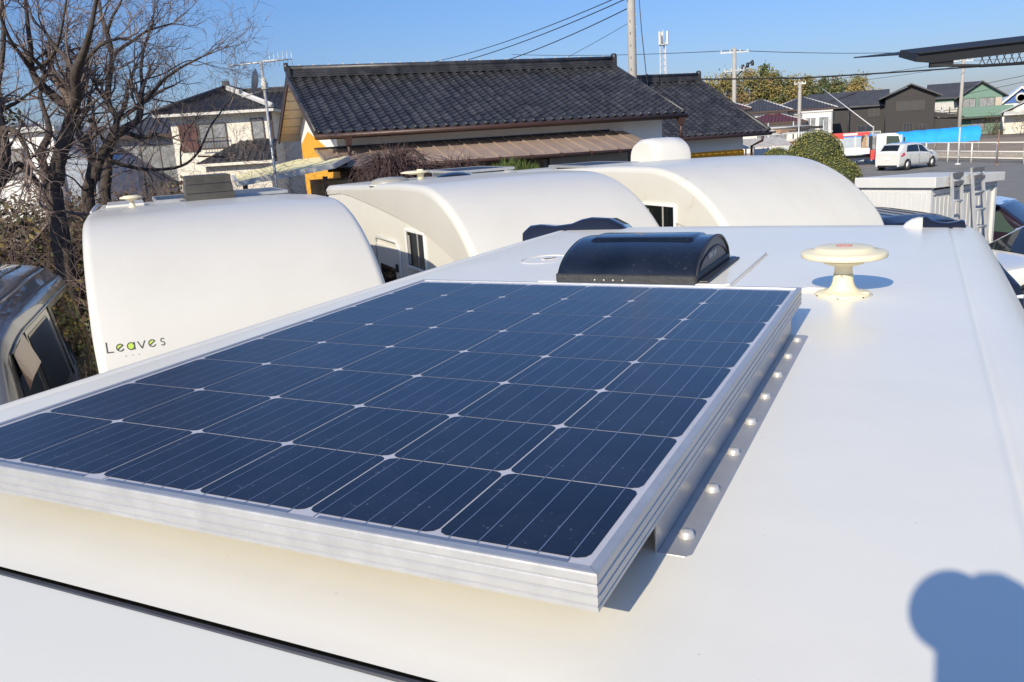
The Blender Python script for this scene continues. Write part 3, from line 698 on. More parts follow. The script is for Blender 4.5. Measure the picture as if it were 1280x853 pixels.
# ================================================================== CARS
def paint(name, col, rough=0.22, **k): return mat(name, col, rough, coat=1.0, coat_rough=0.03, **k)
class Car:
    def __init__(s, L, W, top, belt, sill=.24, inset=.17, nose=.12, tailp=.10, crown=.02):
        s.crown = crown
        s.L, s.W = L, W; s.top = top; s.belt = belt; s.sill = sill; s.inset = inset; s.nose = nose; s.tail = tailp
    def zt(s, x): return float(np.interp(x, [p[0] for p in s.top], [p[1] for p in s.top]))
    def zb(s, x): return min(float(np.interp(x, [p[0] for p in s.belt], [p[1] for p in s.belt])), s.zt(x)-.002)
    def hw(s, x):
        t = x/(s.L/2); k = s.nose if t > 0 else s.tail
        return s.W/2*(1-k*abs(t)**4)
    def side(s, x, k):
        zb, zt = s.zb(x), s.zt(x); z = lerp(zb, zt, k)
        return (x, s.hw(x)*.985-s.inset*(z-zb)/.55-.0*k, z)
    def edge(s, x):
        zb, zt = s.zb(x), s.zt(x); return s.hw(x)*.985-s.inset*(zt-zb)/.55-.05*min(1, (zt-zb)/.2)
    def ring(s, x):
        w_ = s.hw(x); zb, zt = s.zb(x), s.zt(x); sl = s.sill
        P = [(w_*.90, sl), (w_*.965, sl+.05), (w_*.99, sl+.2), (w_, lerp(sl, zb, .62)), (w_*.995, lerp(sl, zb, .86)), (w_*.985, zb)]
        for k in (.3, .6, .88): q = s.side(x, k); P.append((q[1], q[2]))
        e = s.edge(x); cr_ = lerp(.02, s.crown, min(1, max(0, (zt-1.85)/.15))); P += [(e+.02, zt-.008), (e-.03, zt), (e*.82, zt+cr_*.45), (e*.6, zt+cr_*.72), (e*.25, zt+cr_*.95), (0, zt+cr_)]
        full = P + [(-y, z) for y, z in P[-2::-1]]
        return [(x, y, z) for y, z in full]
    def body(s, root, pm, n=44):
        xs = [-s.L/2*math.cos(math.pi*i/n*1.0) for i in range(n+1)]
        xs = sorted(set([round(x, 4) for x in xs] + [p[0] for p in s.top if abs(p[0]) < s.L/2]))
        rows = [s.ring(x) for x in xs]
        m = MB().grid(rows); m.poly(rows[0][::-1]); m.poly(rows[-1])
        return m.build('body', pm, root)
    def side_glass(s, root, a, b, k0=.10, k1=.86, rake0=0, rake1=0, name='side_window', m_=None):
        for sg in (-1, 1):
            m = MB(); rows = []
            for k in np.linspace(k0, k1, 5):
                t = (k-k0)/(k1-k0); xa, xb = a+rake0*t, b+rake1*t; row = []
                for x in np.linspace(xa, xb, 6):
                    q = s.side(x, k); row.append((q[0], sg*(q[1]+.006), q[2]))
                rows.append(row)
            m.grid(rows); m.build(name, m_ or M_glass, root)
    def top_glass(s, root, a, b, f0=.86, f1=.86, name='windscreen', m_=None):
        m = MB(); rows = []
        for x in np.linspace(a, b, 7):
            t = (x-a)/(b-a); e = s.edge(x)*lerp(f0, f1, t); zt = s.zt(x)
            rows.append([(x, e*v, zt+.012+.018*(1-v*v)) for v in np.linspace(-1, 1, 7)])
        m.grid(rows); return m.build(name, m_ or M_glass, root)
    def wheels(s, root, xf, xr, r=.3, w_=.19):
        for x in (xf, xr):
            for sg in (-1, 1):
                a = MB(); a.lathe([(r*1.17, -.002), (r*1.17, .004), (r*.97, .004), (r*.97, -.002)], 24, (0, 0, 0), 'Y')
                if sg < 0:
                    for i, p in enumerate(a.v): a.v[i] = (p[0], -p[1], p[2])
                a.build('wheel_arch', M_rubber, root, loc=(x, sg*(s.hw(x)+.001), r+.01))
                wheel(root, (x, sg*(s.hw(x)-w_*.5+.022), r), r, w_)
def slab(root, name, m_, a, b, bev=.006):
    return MB().bx(a, b).build(name, m_, root, bevel=bev)
M_red = mat('tail_lamp_red', (0.5, 0.02, 0.02), 0.15, coat=1)
M_lamp = mat('lamp_glass', (0.7, 0.72, 0.74), 0.1, coat=1)
M_plate = mat('number_plate', (0.75, 0.75, 0.72), 0.5)

# white hatchback on the lot
hb = Car(4.05, 1.69, [(-2.03, .95), (-1.98, 1.02), (-1.62, 1.40), (-1.40, 1.49), (-.9, 1.525), (-.2, 1.53), (.25, 1.47), (1.12, 1.00), (1.75, .86), (1.98, .72), (2.03, .6)],
         [(-2.03, .98), (-1.4, .99), (0, .93), (1.0, .88), (2.03, .7)])
HA = R(90-29.7)
t = thing('parked_car', 'white hatchback parked alone on the open lot by the white rail fence', 'car', (-.80, 55.4, .004), HA)
hb.body(t, paint('white_car_paint', (0.64, 0.64, 0.61)))
hb.top_glass(t, -1.90, -1.57, .78, .80, 'rear_window'); hb.top_glass(t, .3, 1.05, .9, .93)
hb.side_glass(t, -1.42, -.15, .12, .80, .22, 0); hb.side_glass(t, -.08, .92, .12, .80, 0, -.55)
hb.wheels(t, 1.28, -1.30)
for s in (-1, 1):
    m = MB(); m.prism([(-2.0, s*.63, .78), (-1.99, s*.63, .98), (-1.70, s*.835, 1.0), (-1.62, s*.84, .92), (-1.90, s*.80, .80)], (0, s*.02, .01)); m.build('tail_lamp', M_red, t)
    m = MB(); m.lathe([(.0, -.05), (.07, -.04), (.08, 0), (.06, .06), (0, .07)], 12, (.95, s*.93, .98), 'X', sc=(1, .65)); m.build('mirror', MATS['white_car_paint'], t)
for s in (-1, 1):
    for x in (-.12, .95, -1.05):
        m = MB(); m.tube([(x, s*(hb.hw(x)+.001), z) for z in (.34, .55, .75, .92)], .007, 4); m.build('door_seam', M_dark, t)
    for x in (-.35, .62): m = MB(); m.bx((x-.09, s*hb.hw(x)*.995, .83), (x+.09, s*(hb.hw(x)+.025), .87)); m.build('door_handle', MATS['white_car_paint'], t)
slab(t, 'number_plate', M_plate, (-2.045, -.17, .62), (-2.03, .17, .78)); slab(t, 'bumper_trim', M_dark, (-2.04, -.62, .22), (-1.95, .62, .33), .02)

# dark minivan behind our roof on the right
mv = Car(3.6, 1.5, [(-1.8, 1.0), (-1.74, 1.3), (-1.62, 1.78), (-1.45, 1.85), (-.8, 1.88), (.2, 1.86), (.6, 1.80), (.8, 1.72), (1.38, 1.2), (1.7, 1.02), (1.8, .7)],
         [(-1.8, 1.08), (0, 1.05), (1.3, 1.02), (1.8, .8)], inset=.12)
t = thing('parked_car', 'dark navy wagon with ribbed roof parked in front of the white shed', 'car', (-.09, 13.34, .004), R(-50.9))
pn = mat('navy_paint', (0.010, 0.012, 0.022), 0.3, coat=.35, coat_rough=.08)
mv.body(t, pn)
mv.top_glass(t, .82, 1.33, .9, .92, m_=mat('green_glass', (0.05, 0.075, 0.06), 0.05, coat=.8)); mv.top_glass(t, -1.72, -1.63, .85, .88, 'rear_window')
mv.side_glass(t, -1.5, -.7, .12, .82, .05, 0); mv.side_glass(t, -.63, .1, .12, .82); mv.side_glass(t, .17, 1.0, .12, .80, 0, -.4)
mv.wheels(t, 1.1, -1.15, .28)
m = MB()
for y in (-.4, -.2, 0, .2, .4): m.tube([(x, y, mv.zt(x)+.022-.02*(y/.6)**2) for x in np.linspace(-1.35, .3, 8)], .004, 5)
m.build('roof_rib', pn, t)
for s in (-1, 1):
    m = MB(); m.lathe([(0, -.06), (.08, -.04), (.09, .02), (0, .07)], 12, (.9, s*.86, 1.15), 'X', sc=(1.1, .9)); m.build('mirror', pn, t)
    slab(t, 'headlight', M_lamp, (1.6, s*.42, .74), (1.76, s*.68, .88), .03)

# white car at the right edge, bonnet toward us
wc = Car(4.4, 1.72, [(-2.2, .9), (-2.1, 1.2), (-1.6, 1.45), (-.4, 1.52), (.2, 1.44), (1.02, 1.05), (1.6, .99), (2.0, .9), (2.15, .78), (2.2, .62)],
         [(-2.2, 1.0), (0, .98), (1.0, .97), (2.2, .75)])
t = thing('parked_car', 'white car at the right edge with bare branches mirrored in its windscreen', 'car', (2.37, 15.28, .004), R(-145.5))
wp = MATS['white_car_paint']
wc.body(t, wp)
wc.top_glass(t, .24, .98, .92, .95); wc.top_glass(t, -2.06, -1.62, .85, .88, 'rear_window')
wc.side_glass(t, -1.6, -.35, .12, .8, .2, 0); wc.side_glass(t, -.28, .8, .12, .8, 0, -.5)
wc.wheels(t, 1.32, -1.35, .36)
for s in (-1, 1):
    slab(t, 'headlight', M_lamp, (1.95, s*.48, .66), (2.16, s*.80, .80), .03)
    m = MB(); m.lathe([(0, -.06), (.08, -.04), (.09, .02), (0, .07)], 12, (.95, s*.96, 1.06), 'X', sc=(1.1, .8)); m.build('mirror', wp, t)
for s in (-1, 1): m = MB(); m.tube([(.98, s*.32, 1.075), (.90, s*.5, 1.105)], .008, 5); m.build('wiper', M_dark, t)

# small black car with white roof and striped sill behind the shed
bc = Car(3.7, 1.6, [(-1.85, .9), (-1.75, 1.2), (-1.45, 1.50), (0, 1.54), (.35, 1.48), (1.0, 1.0), (1.6, .88), (1.85, .6)], [(-1.85, .98), (.9, .94), (1.85, .7)], inset=.13)
t = thing('parked_car', 'black car with white roof half hidden behind the shed at the right edge', 'car', (1.42, 19.0, .004), R(-18))
bc.body(t, paint('black_plum_paint', (0.02, 0.012, 0.02), 0.15))
m = MB(); m.grid([[(x, bc.edge(x)*v, bc.zt(x)+.024-.01*v*v) for v in np.linspace(-1.02, 1.02, 7)] for x in np.linspace(-1.4, .36, 7)]); m.build('roof_cap', wp, t)
bc.top_glass(t, .4, .95, .9, .93); bc.side_glass(t, -1.35, -.25, .1, .84, .15, 0, m_=MATS['green_glass']); bc.side_glass(t, -.18, .85, .1, .84, 0, -.45, m_=MATS['green_glass'])
bc.wheels(t, 1.2, -1.15)
for s in (-1, 1):
    m = MB()
    for k in range(9): x = -.9+k*.16; m.prism([(x, s*.809, .42), (x+.05, s*.809, .42), (x+.19, s*.809, .80), (x+.14, s*.809, .80)], (0, s*.004, 0))
    m.build('door_stripes', mat('pale_green_vinyl', (0.45, 0.62, 0.48), 0.4), t)
    m = MB(); m.lathe([(0, -.06), (.08, -.04), (.09, .02), (0, .07)], 12, (.78, s*.9, 1.02), 'X', sc=(1.1, .9)); m.build('mirror', mat('blue_grey_mirror', (0.25, 0.30, 0.42), 0.1, coat=1), t)

# silver van at the left edge
sv = Car(4.7, 1.70, [(-2.35, 1.1), (-2.33, 1.7), (-2.27, 1.98), (-2.12, 2.06), (-1.0, 2.085), (1.0, 2.07), (1.5, 2.0), (1.72, 1.90), (2.14, 1.26), (2.28, 1.02), (2.35, .7)],
         [(-2.35, 1.17), (0, 1.15), (1.8, 1.12), (2.35, .8)], inset=.10, nose=.06, tailp=.04, crown=.19)
t = thing('parked_van', 'silver grey van at the left edge beside the camper with the nameplate', 'van', (-8.22, 4.25, .004), R(-43.9))
sp_ = paint('silver_paint', (0.135, 0.135, 0.14), 0.28, metal=0.45)
sv.body(t, sp_)
sv.side_glass(t, -2.05, -.63, .07, .78, .06, 0); sv.side_glass(t, -.24, .80, .07, .78, 0, 0); sv.side_glass(t, 1.02, 1.90, .07, .76, 0, -.38)
sv.top_glass(t, 1.76, 2.10, .92, .94)
sv.wheels(t, 1.5, -1.35, .31)
for s in (-1, 1):
    m = MB()
    m.tube([(x, s*(sv.side(x, .86)[1]+.012), sv.side(x, .86)[2]) for x in np.linspace(-2.25, 1.55, 18)], .016, 6); m.build('rain_gutter', sp_, t)
    for x in (-.43, .90): m = MB(); m.tube([(x, s*(sv.side(x, k)[1]+.003), sv.side(x, k)[2]) for k in np.linspace(.02, .84, 5)] , .008, 5); m.build('door_seam', M_dark, t)
    m = MB(); rows = []
    for k in np.linspace(.55, .84, 4): rows.append([(x, s*(sv.side(x, k)[1]+.02+.05*(1-(k-.55)/.3)), sv.side(x, k)[2]) for x in np.linspace(1.02, 1.92-.5*(k-.1), 6)])
    m.grid(rows); m.build('wind_deflector', mat('brown_acrylic', (0.16, 0.09, 0.07), 0.15, coat=.6), t)
    m = MB(); m.box((1.95, s*1.0, 1.40), (.10, .16, .26)); m.build('mirror', M_dark, t, bevel=.03)
m = MB()
for y in (-.5, -.25, 0, .25, .5): m.tube([(x, y, sv.zt(x)+.19-.42*abs(y)**2.2) for x in np.linspace(-2.0, .8, 8)], .010, 5)
m.build('roof_rib', sp_, t)

# ================================================================== SHED AND LADDERS
t = thing('storage_shed', 'white steel storage shed with sloping roof behind the dark minivan', 'shed', (.35, 15.30, .004), R(60))
t.scale = (.9, .9, 1.06)
M_shed = mat('white_sheet_steel', (0.60, 0.60, 0.59), 0.42, var=0.04, vscale=3)
M_shed2 = mat('grey_sheet_steel', (0.55, 0.55, 0.54), 0.45, var=0.06, vscale=3)
m = MB()     # local x runs along the right face, y along the left face
m.prism([(-.08, -.12, 1.98), (2.45, -.12, 1.93), (2.45, -.12, 2.08), (-.08, -.12, 2.15)], (0, 1.68, -.02)); m.build('roof', M_shed, t, bevel=.012)
m = MB(); m.bx((0, .06, 0), (.04, 1.46, 1.97))
for k in range(14): m.bx((-.012, .10+k*.098, .05), (0, .10+k*.098+.07, 1.9))
m.build('side_wall', M_shed, t)
m = MB(); m.bx((0, 0, 0), (.07, .06, 1.97)); m.bx((2.33, 0, 0), (2.40, .06, 1.92)); m.bx((.07, 0, 1.86), (2.33, .05, 1.93)); m.build('door_frame', M_shed, t)
m = MB(); m.bx((.07, .06, 0), (2.4, .09, 1.86)); m.bx((.04, 1.42, 0), (2.4, 1.46, 1.93)); m.bx((2.36, .09, 0), (2.4, 1.42, 1.9)); m.build('back_wall', M_shed2, t)
for x0, x1 in ((.09, 1.2), (1.22, 2.31)):
    m = MB(); k = x0
    while k < x1-.10:
        m.bx((k, .03, .05), (k+.10, .059, 1.85)); m.bx((k+.10, .045, .05), (k+.145, .0595, 1.85)); k += .145
    m.build('door', M_shed2, t)
def ladder(label, base, top, wd, rungs, nrm_, sp_=.35):
    b, tp = Vector(base), Vector(top); d = tp-b; sidev = d.cross(Vector(nrm_)).normalized()
    t = thing('ladder', label, 'ladder', base, 0, 'ladders leaning on the shed')
    for s in (-1, 1):
        m = MB(); m.tube([sidev*s*wd/2, d+sidev*s*wd/2*.82], .028, 4, smooth=False); m.build('rail', M_alu2, t)
    for k in range(rungs):
        q = d*((k+.6)/rungs); f = 1-.18*(k+.6)/rungs
        m = MB(); m.tube([q-sidev*wd/2*f, q+sidev*wd/2*f], .022, 6); m.build('rung', M_alu2, t)
    m = MB(); m.box(d*.985, (wd*.9, .06, .07), rz=math.atan2(sidev.y, sidev.x)); m.box(d*.93, (wd*.8, .09, .05), rz=math.atan2(sidev.y, sidev.x)); m.build('top_bracket', mat('grey_bracket', (.13, .13, .135), .5), t)
M_alu2 = mat('weathered_aluminium', (0.62, 0.62, 0.60), 0.5, metal=0.5, var=.1)
ladder('folded stepladder leaning on the shed door, left of the two', (.86, 15.30, 0), (.72, 15.60, 2.32), .36, 7, (.87, -.5, 0))
ladder('extension ladder leaning on the shed door, right of the two', (1.30, 15.90, 0), (1.04, 16.15, 2.36), .42, 8, (.87, -.5, 0))
t = thing('folding_trestle', 'grey folded trestle leaning at the foot of the extension ladder', 'trestle', (1.27, 16.22, 0), R(60))
m = MB()
for x in (-.2, .2): m.tube([(x, -.25, 0), (x, .1, 1.1)], .025, 5); m.tube([(x, .05, .0), (x*.8, .12, 1.1)], .025, 5)
m.tube([(-.2, .1, 1.1), (.2, .1, 1.1)], .03, 5); m.tube([(-.2, -.1, .5), (.2, -.1, .5)], .02, 5)
m.build('trestle_frame', M_alu2, t)

# ================================================================== HOUSES WITH TILED ROOFS
def tile_slope(mb, o, ux, us, Lx, Ls, pitch=.27, course=.215, clipL=None, amp=.038, step=.019, samples=6, mi=0):
    """wavy overlapping tiles: o = eave corner, ux along the eave, us up the slope; clipL(s) gives (x0, x1) at distance s"""
    o, ux, us = Vector(o), Vector(ux).normalized(), Vector(us).normalized(); nz = ux.cross(us).normalized()
    if nz.z < 0: nz = -nz
    nx = max(2, int(Lx/pitch)*samples); ns = int(round(Ls/course)); rows = []
    for c in range(ns):
        for e in (0, 1):
            s_ = (c+e)*Ls/ns - (.0 if e else .0); row = []
            x0, x1 = clipL(s_) if clipL else (0, Lx)
            for i in range(nx+1):
                x = Lx*i/nx; x = min(max(x, x0), x1)
                ph = (x/pitch) % 1.0
                h = amp*(math.exp(-((ph-.28)/.17)**2)*1.25 - .35*math.exp(-((ph-.72)/.2)**2))
                h += step*(1-e)
                row.append(o+ux*x+us*(s_+(.012 if e else 0))+nz*h)
            rows.append(row)
    mb.grid(rows, mi, smooth=False)
    # front lip and round eave tiles
    lip = [p-Vector((0, 0, .07)) for p in rows[0]]; mb.grid([lip, rows[0]], mi, smooth=False)
    x0, x1 = clipL(0) if clipL else (0, Lx)
    k = 0
    while (k+.28)*pitch < x1:
        if (k+.28)*pitch > x0:
            c = o+ux*(k+.28)*pitch+nz*(.018); a = us
            mb.tube([c-us*.045-nz*.006, c-us*.04, c-us*.0, c+us*.06], [.03, .055, .058, .05], 8, mi)
        k += 1
def ridge(mb, a, b, h=.24, w=.2, mi=0, mi2=1, clips=True, ends=True):
    a, b = Vector(a), Vector(b); d = (b-a); L = d.length; d.normalize(); s = d.cross(Vector((0, 0, 1))).normalized(); u = s.cross(d)
    for k in range(4):
        ww = w*(1-.1*k)/2+(.012 if k % 2 == 0 else 0); z0, z1 = h*k/4, h*(k+1)/4-.008
        mb.prism([a-s*ww+u*z0, a+s*ww+u*z0, a+s*ww+u*z1, a-s*ww+u*z1], b-a, mi)
    mb.tube([a+u*(h+.0), b+u*(h+.0)], .085, 10, mi)
    if clips:
        k = .3
        while k < L: mb.box(a+d*k+u*(h+.092), (.05, .05, .04), mi2); k += .42
    if ends:
        for p, sg in ((a, -1), (b, 1)):
            mb.box(p+d*sg*.03+u*(h*.5), (.1, .34, h*1.3), mi, rz=math.atan2(d.y, d.x)); mb.tube([p+d*sg*.0+u*(h+.05), p+d*sg*.11+u*(h+.05)], [.12, .12], 10, mi)
M_clip = mat('pale_mortar', (0.5, 0.5, 0.5), 0.7)
M_soffit = mat('cream_soffit', (0.66, 0.62, 0.52), 0.7)
M_orange = mat('orange_ochre_wall', (0.80, 0.39, 0.03), 0.75, var=.06, vscale=2, bump=.05)
M_brownroof = mat('brown_standing_seam', (0.30, 0.225, 0.18), 0.5, var=0.16, vscale=1.2, bump=.02)
M_cream = mat('cream_render', (0.72, 0.67, 0.57), 0.85, var=0.05, vscale=1.5, bump=.08)
TH1 = R(46.95)
h1 = thing('tiled_house', 'long white house with black tiled gable roof and orange gable wall', 'house', (-13.14, 16.28, 0), TH1)
L1, RUN, ZE, RISE = 10.4, 4.13, 3.72, 1.62
sl1 = math.hypot(RUN, RISE)
m = MB()
tile_slope(m, (0, 0, ZE), (1, 0, 0), (0, RUN, RISE), L1, sl1)
tile_slope(m, (0, 2*RUN, ZE), (1, 0, 0), (0, -RUN, RISE), L1, sl1, samples=3)
ridge(m, (.05, RUN, ZE+RISE), (L1-.05, RUN, ZE+RISE))
for x in (.0, L1): m.tube([(x, .0, ZE+.035), (x, RUN, ZE+RISE+.035), (x, 2*RUN, ZE+.035)], .05, 8)
rf = m.build('roof', [M_tile, M_clip], h1)
m = MB()
for y0, y1, in ((0.02, RUN), (2*RUN-.02, RUN)):
    m.prism([(0.02, y0, ZE-.05), (0.02, y1, ZE+RISE-.05), (.02, y1, ZE+RISE-.11), (.02, y0, ZE-.11)], (L1-.04, 0, 0))
m.build('soffit', M_soffit, rf)
for x in (-.03, L1-.02):
    for y0, y1 in ((-.02, RUN), (2*RUN+.02, RUN)): m = MB(); m.prism([(x, y0, ZE-.16), (x, y1, ZE+RISE-.16), (x, y1, ZE+RISE-.0), (x, y0, ZE-.0)], (.05, 0, 0)); m.build('bargeboard', M_brown, rf)
m = MB()
for k in range(1, 7):      # joints of the soffit boards under the left overhang
    f = k/7; m.bx((.02, 2*RUN-RUN*f-.02, ZE+RISE*f-.13), (.6, 2*RUN-RUN*f+.02, ZE+RISE*f-.112))
m.build('soffit_batten', mat('grey_batten', (.4, .38, .33), .7), rf)
m = MB(); m.tube([(-.05, -.07, ZE-.09), (L1+.06, -.07, ZE-.09)], .065, 8); m.bx((.0, -.02, ZE-.17), (L1, .03, ZE-.04))
gt = m.build('gutter', M_brown, h1)
for x in (.75, L1-.15):
    m = MB(); m.box((x, -.07, ZE-.24), (.13, .13, .2), taper=(1.3, 1.3)); m.tube([(x, -.07, ZE-.3), (x, -.07, ZE-.62), (x+.15, .55, ZE-1.05), (x+.15, .72, ZE-1.2), (x+.15, .72, .2)], .045, 8); m.build('downpipe', M_brown, h1)
wall_x0, wall_x1, wy0, wy1 = .62, 10.15, .8, 2*RUN-.8
def gz(y): return ZE-.12+RISE*min(y, 2*RUN-y)/RUN
m = MB(); m.prism([(wall_x0, wy0, 0), (wall_x0, wy1, 0), (wall_x0, wy1, gz(wy1)), (wall_x0, RUN, gz(RUN)), (wall_x0, wy0, gz(wy0))], (wall_x1-wall_x0, 0, 0)); m.build('wall', M_plaster, h1)
m = MB(); m.prism([(wall_x0-.012, wy0+.003, .1), (wall_x0-.012, wy0+.003, 3.02), (wall_x0-.012, 2.5, 3.36), (wall_x0-.012, 5.7, 3.87), (wall_x0-.012, wy1, 3.50), (wall_x0-.012, wy1, .1)], (.01, 0, 0)); m.build('painted_gable', M_orange, h1)
m = MB(); m.bx((wall_x0, wy0-.01, .1), (wall_x1, wy0-.002, 2.75)); m.build('lower_wall', mat('dark_shadowed_wall', (0.11, 0.09, 0.075), 0.8, var=.3), h1)  # dark wall colour with the shadow below the lean-to painted in
# brown lean-to roof
m = MB()
A = [(.05, wy0-.02, 3.31), (8.85, wy0-.02, 3.31), (8.85, -1.12, 2.86), (.05, -1.12, 2.92)]
m.prism(A, (0, 0, -.035))
k = .05
while k < 8.85:
    zf = 2.92-.06*k/8.8; m.prism([(k, wy0-.03, 3.31), (k+.035, wy0-.03, 3.31), (k+.035, -1.12, zf), (k, -1.12, zf)], (0, 0, .04)); k += .42
lo = m.build('lean_to_roof', M_brownroof, h1)
m = MB(); m.bx((.03, wy0-.06, 3.315), (8.4, wy0-.005, 3.375)); m.build('flashing', mat('dark_flashing', (.03, .028, .03), .5), lo)
m = MB(); m.tube([(.0, -1.17, 2.85), (8.9, -1.17, 2.79)], .045, 8)
k = .1
while k < 8.5: m.box((k, -1.16, 2.86-.06*k/8.8), (.05, .12, .1)); k += .84
m.build('gutter', M_brown, lo)
m = MB(); m.bx((5.9, wy0-1.0, .3), (6.0, wy0-.02, 2.7)); m.bx((6.0, -.35, .2), (8.35, -.3, 2.72)); m.build('screen_wall', mat('grey_board', (.30, .29, .27), .8, var=.15), lo)
# yellow polycarbonate porch roof at the gable
pc = MB(); P5 = [(.58, -.8, 3.10), (.58, 1.3, 3.12), (-.35, 1.3, 3.09), (-2.09, -.83, 2.85), (-2.10, -2.33, 2.75), (-.02, -2.03, 2.97)]
pc.prism(P5, (0, 0, .025)); po = pc.build('porch_roof', mat('pale_yellow_sheet', (0.80, 0.72, 0.42), 0.85, spec=0.1, var=.06, vscale=2), h1)
m = MB()
for a, b in ((3, 4), (4, 5), (5, 0)):
    pa, pb = Vector(P5[a]), Vector(P5[b]); m.prism([pa+Vector((0, 0, -.07)), pb+Vector((0, 0, -.07)), pb+Vector((0, 0, .045)), pa+Vector((0, 0, .045))], (pb-pa).cross(Vector((0, 0, 1))).normalized()*.04)
m.build('fascia', M_white, po)
for p in ((-1.95, -2.2), (-.2, -1.95)):
    m = MB(); m.bx((p[0]-.05, p[1]-.0, .0), (p[0]+.05, p[1]+.1, 2.74)); m.build('porch_post', M_brown, po)
m = MB(); m.bx((-.2, -1.2, 0), (.55, .6, 2.6)); m.build('porch_room', mat('ochre_boards', (0.42, 0.27, 0.10), .8, var=.15), h1)

# second tiled house behind to the right
h2 = thing('tiled_house', 'lower black tiled house with ochre wall behind the right end of the long one', 'house', (-5.24, 33.51, 0), TH1)
ZE2, RUN2, RI2, L2 = 2.95, 4.75, 2.2, 9.5
m = MB(); s2 = math.hypot(RUN2, RI2)
tile_slope(m, (-L2, 0, ZE2), (1, 0, 0), (0, RUN2, RI2), L2, s2, pitch=.29)
tile_slope(m, (-L2, 2*RUN2, ZE2), (1, 0, 0), (0, -RUN2, RI2), L2, s2, samples=3, pitch=.29)
ridge(m, (-L2, RUN2, ZE2+RI2), (-.05, RUN2, ZE2+RI2))
m.tube([(0, 0, ZE2+.035), (0, RUN2, ZE2+RI2+.035), (0, 2*RUN2, ZE2+.035)], .08, 8)
rf = m.build('roof', [M_tile, M_clip], h2)
m = MB()
for y0, y1 in ((0, RUN2), (2*RUN2, RUN2)): m.prism([(-.02, y0, ZE2-.17), (-.02, y1, ZE2+RI2-.17), (-.02, y1, ZE2+RI2), (-.02, y0, ZE2)], (.05, 0, 0))
m.build('bargeboard', M_brown, rf)
m = MB(); m.tube([(-L2, -.07, ZE2-.1), (.06, -.07, ZE2-.1)], .07, 8); m.build('gutter', M_brown, h2)
def gz2(y): return ZE2-.12+RI2*min(y, 2*RUN2-y)/RUN2
m = MB(); m.prism([(-L2+.3, .8, 0), (-L2+.3, 8.7, 0), (-L2+.3, 8.7, gz2(8.7)), (-L2+.3, RUN2, gz2(RUN2)), (-L2+.3, .8, gz2(.8))], (L2-.9, 0, 0)); m.build('wall', M_plaster, h2)
m = MB(); m.bx((-L2+.3, .79, 0), (-.6, .797, 2.30))
for k in range(60): m.bx((-L2+.3+k*.145, .77, 0), (-L2+.3+k*.145+.075, .79, 2.27))
m.build('lower_wall', M_orange, h2)
m = MB(); m.tube([(-.35, -.07, ZE2-.2), (-.35, -.07, ZE2-.35), (-.3, .65, ZE2-.55), (-.3, .72, .2)], .05, 8); m.build('downpipe', M_brown, h2)

# cream two-storey house at the left
h3 = thing('cream_house', 'cream two storey house with black hip roof beyond the bare trees', 'house', (-26.8, 30.58, 0), R(30))
# local x to the left is negative; local y away from us
W3, ZE3 = 5.3, 5.25
m = MB(); pk = (-W3/2, 3.0, 6.35)
def hipL(s_): f = s_/math.hypot(3.0, 1.1); return (W3/2*f, W3-W3/2*f)
tile_slope(m, (-W3, 0, ZE3), (1, 0, 0), (0, 3.0, 1.1), W3, math.hypot(3.0, 1.1), clipL=hipL, pitch=.30)
def sideL(s_): f = s_/math.hypot(W3/2, 1.1); return (3.0*f, 8.0)
tile_slope(m, (0, 0, ZE3), (0, 1, 0), (-W3/2, 0, 1.1), 8.0, math.hypot(W3/2, 1.1), clipL=sideL, pitch=.30)
tile_slope(m, (-W3, 0, ZE3), (0, 1, 0), (W3/2, 0, 1.1), 8.0, math.hypot(W3/2, 1.1), clipL=sideL, pitch=.30)
ridge(m, pk, (-W3/2, 8.0, 6.35), h=.18)
tile_slope(m, (-2.7, 3.4, ZE3), (1, 0, 0), (0, 3.0, 1.1), 9.6, math.hypot(3.0, 1.1), pitch=.30)
ridge(m, (-W3/2, 6.45, 6.33), (6.9, 6.45, 6.33), h=.18)
ridge(m, (0, 0, ZE3+.03), (-W3/2, 3.0, 6.38), h=.12, w=.18, mi=1, clips=False, ends=False)
ridge(m, (-W3, 0, ZE3+.03), (-W3/2, 3.0, 6.38), h=.12, w=.18, clips=False, ends=False)
m.box((-W3/2, 3.0, 6.58), (.3, .3, .35))
m.build('roof', [M_tile, M_clip], h3)
m = MB(); m.bx((-W3-.05, -.06, ZE3-.14), (.05, .0, ZE3-.02)); m.bx((0, .0, ZE3-.14), (.06, 8, ZE3-.02)); m.build('gutter', mat('pale_gutter', (.6, .58, .53), .5), h3)
m = MB(); m.bx((-W3+.5, .55, 0), (-.35, 7.6, ZE3-.08)); m.build('wall', M_cream, h3)
m = MB(); m.bx((-W3+.3, .3, ZE3-.13), (-.2, 7.8, ZE3-.06)); m.bx((-.5, 3.5, ZE3-.16), (6.9, 6.5, ZE3-.05)); m.build('soffit', M_soffit, h3)
m = MB(); m.bx((-.34, 4.0, 0), (6.4, 7.5, ZE3-.17)); m.build('wing_wall', M_cream, h3)
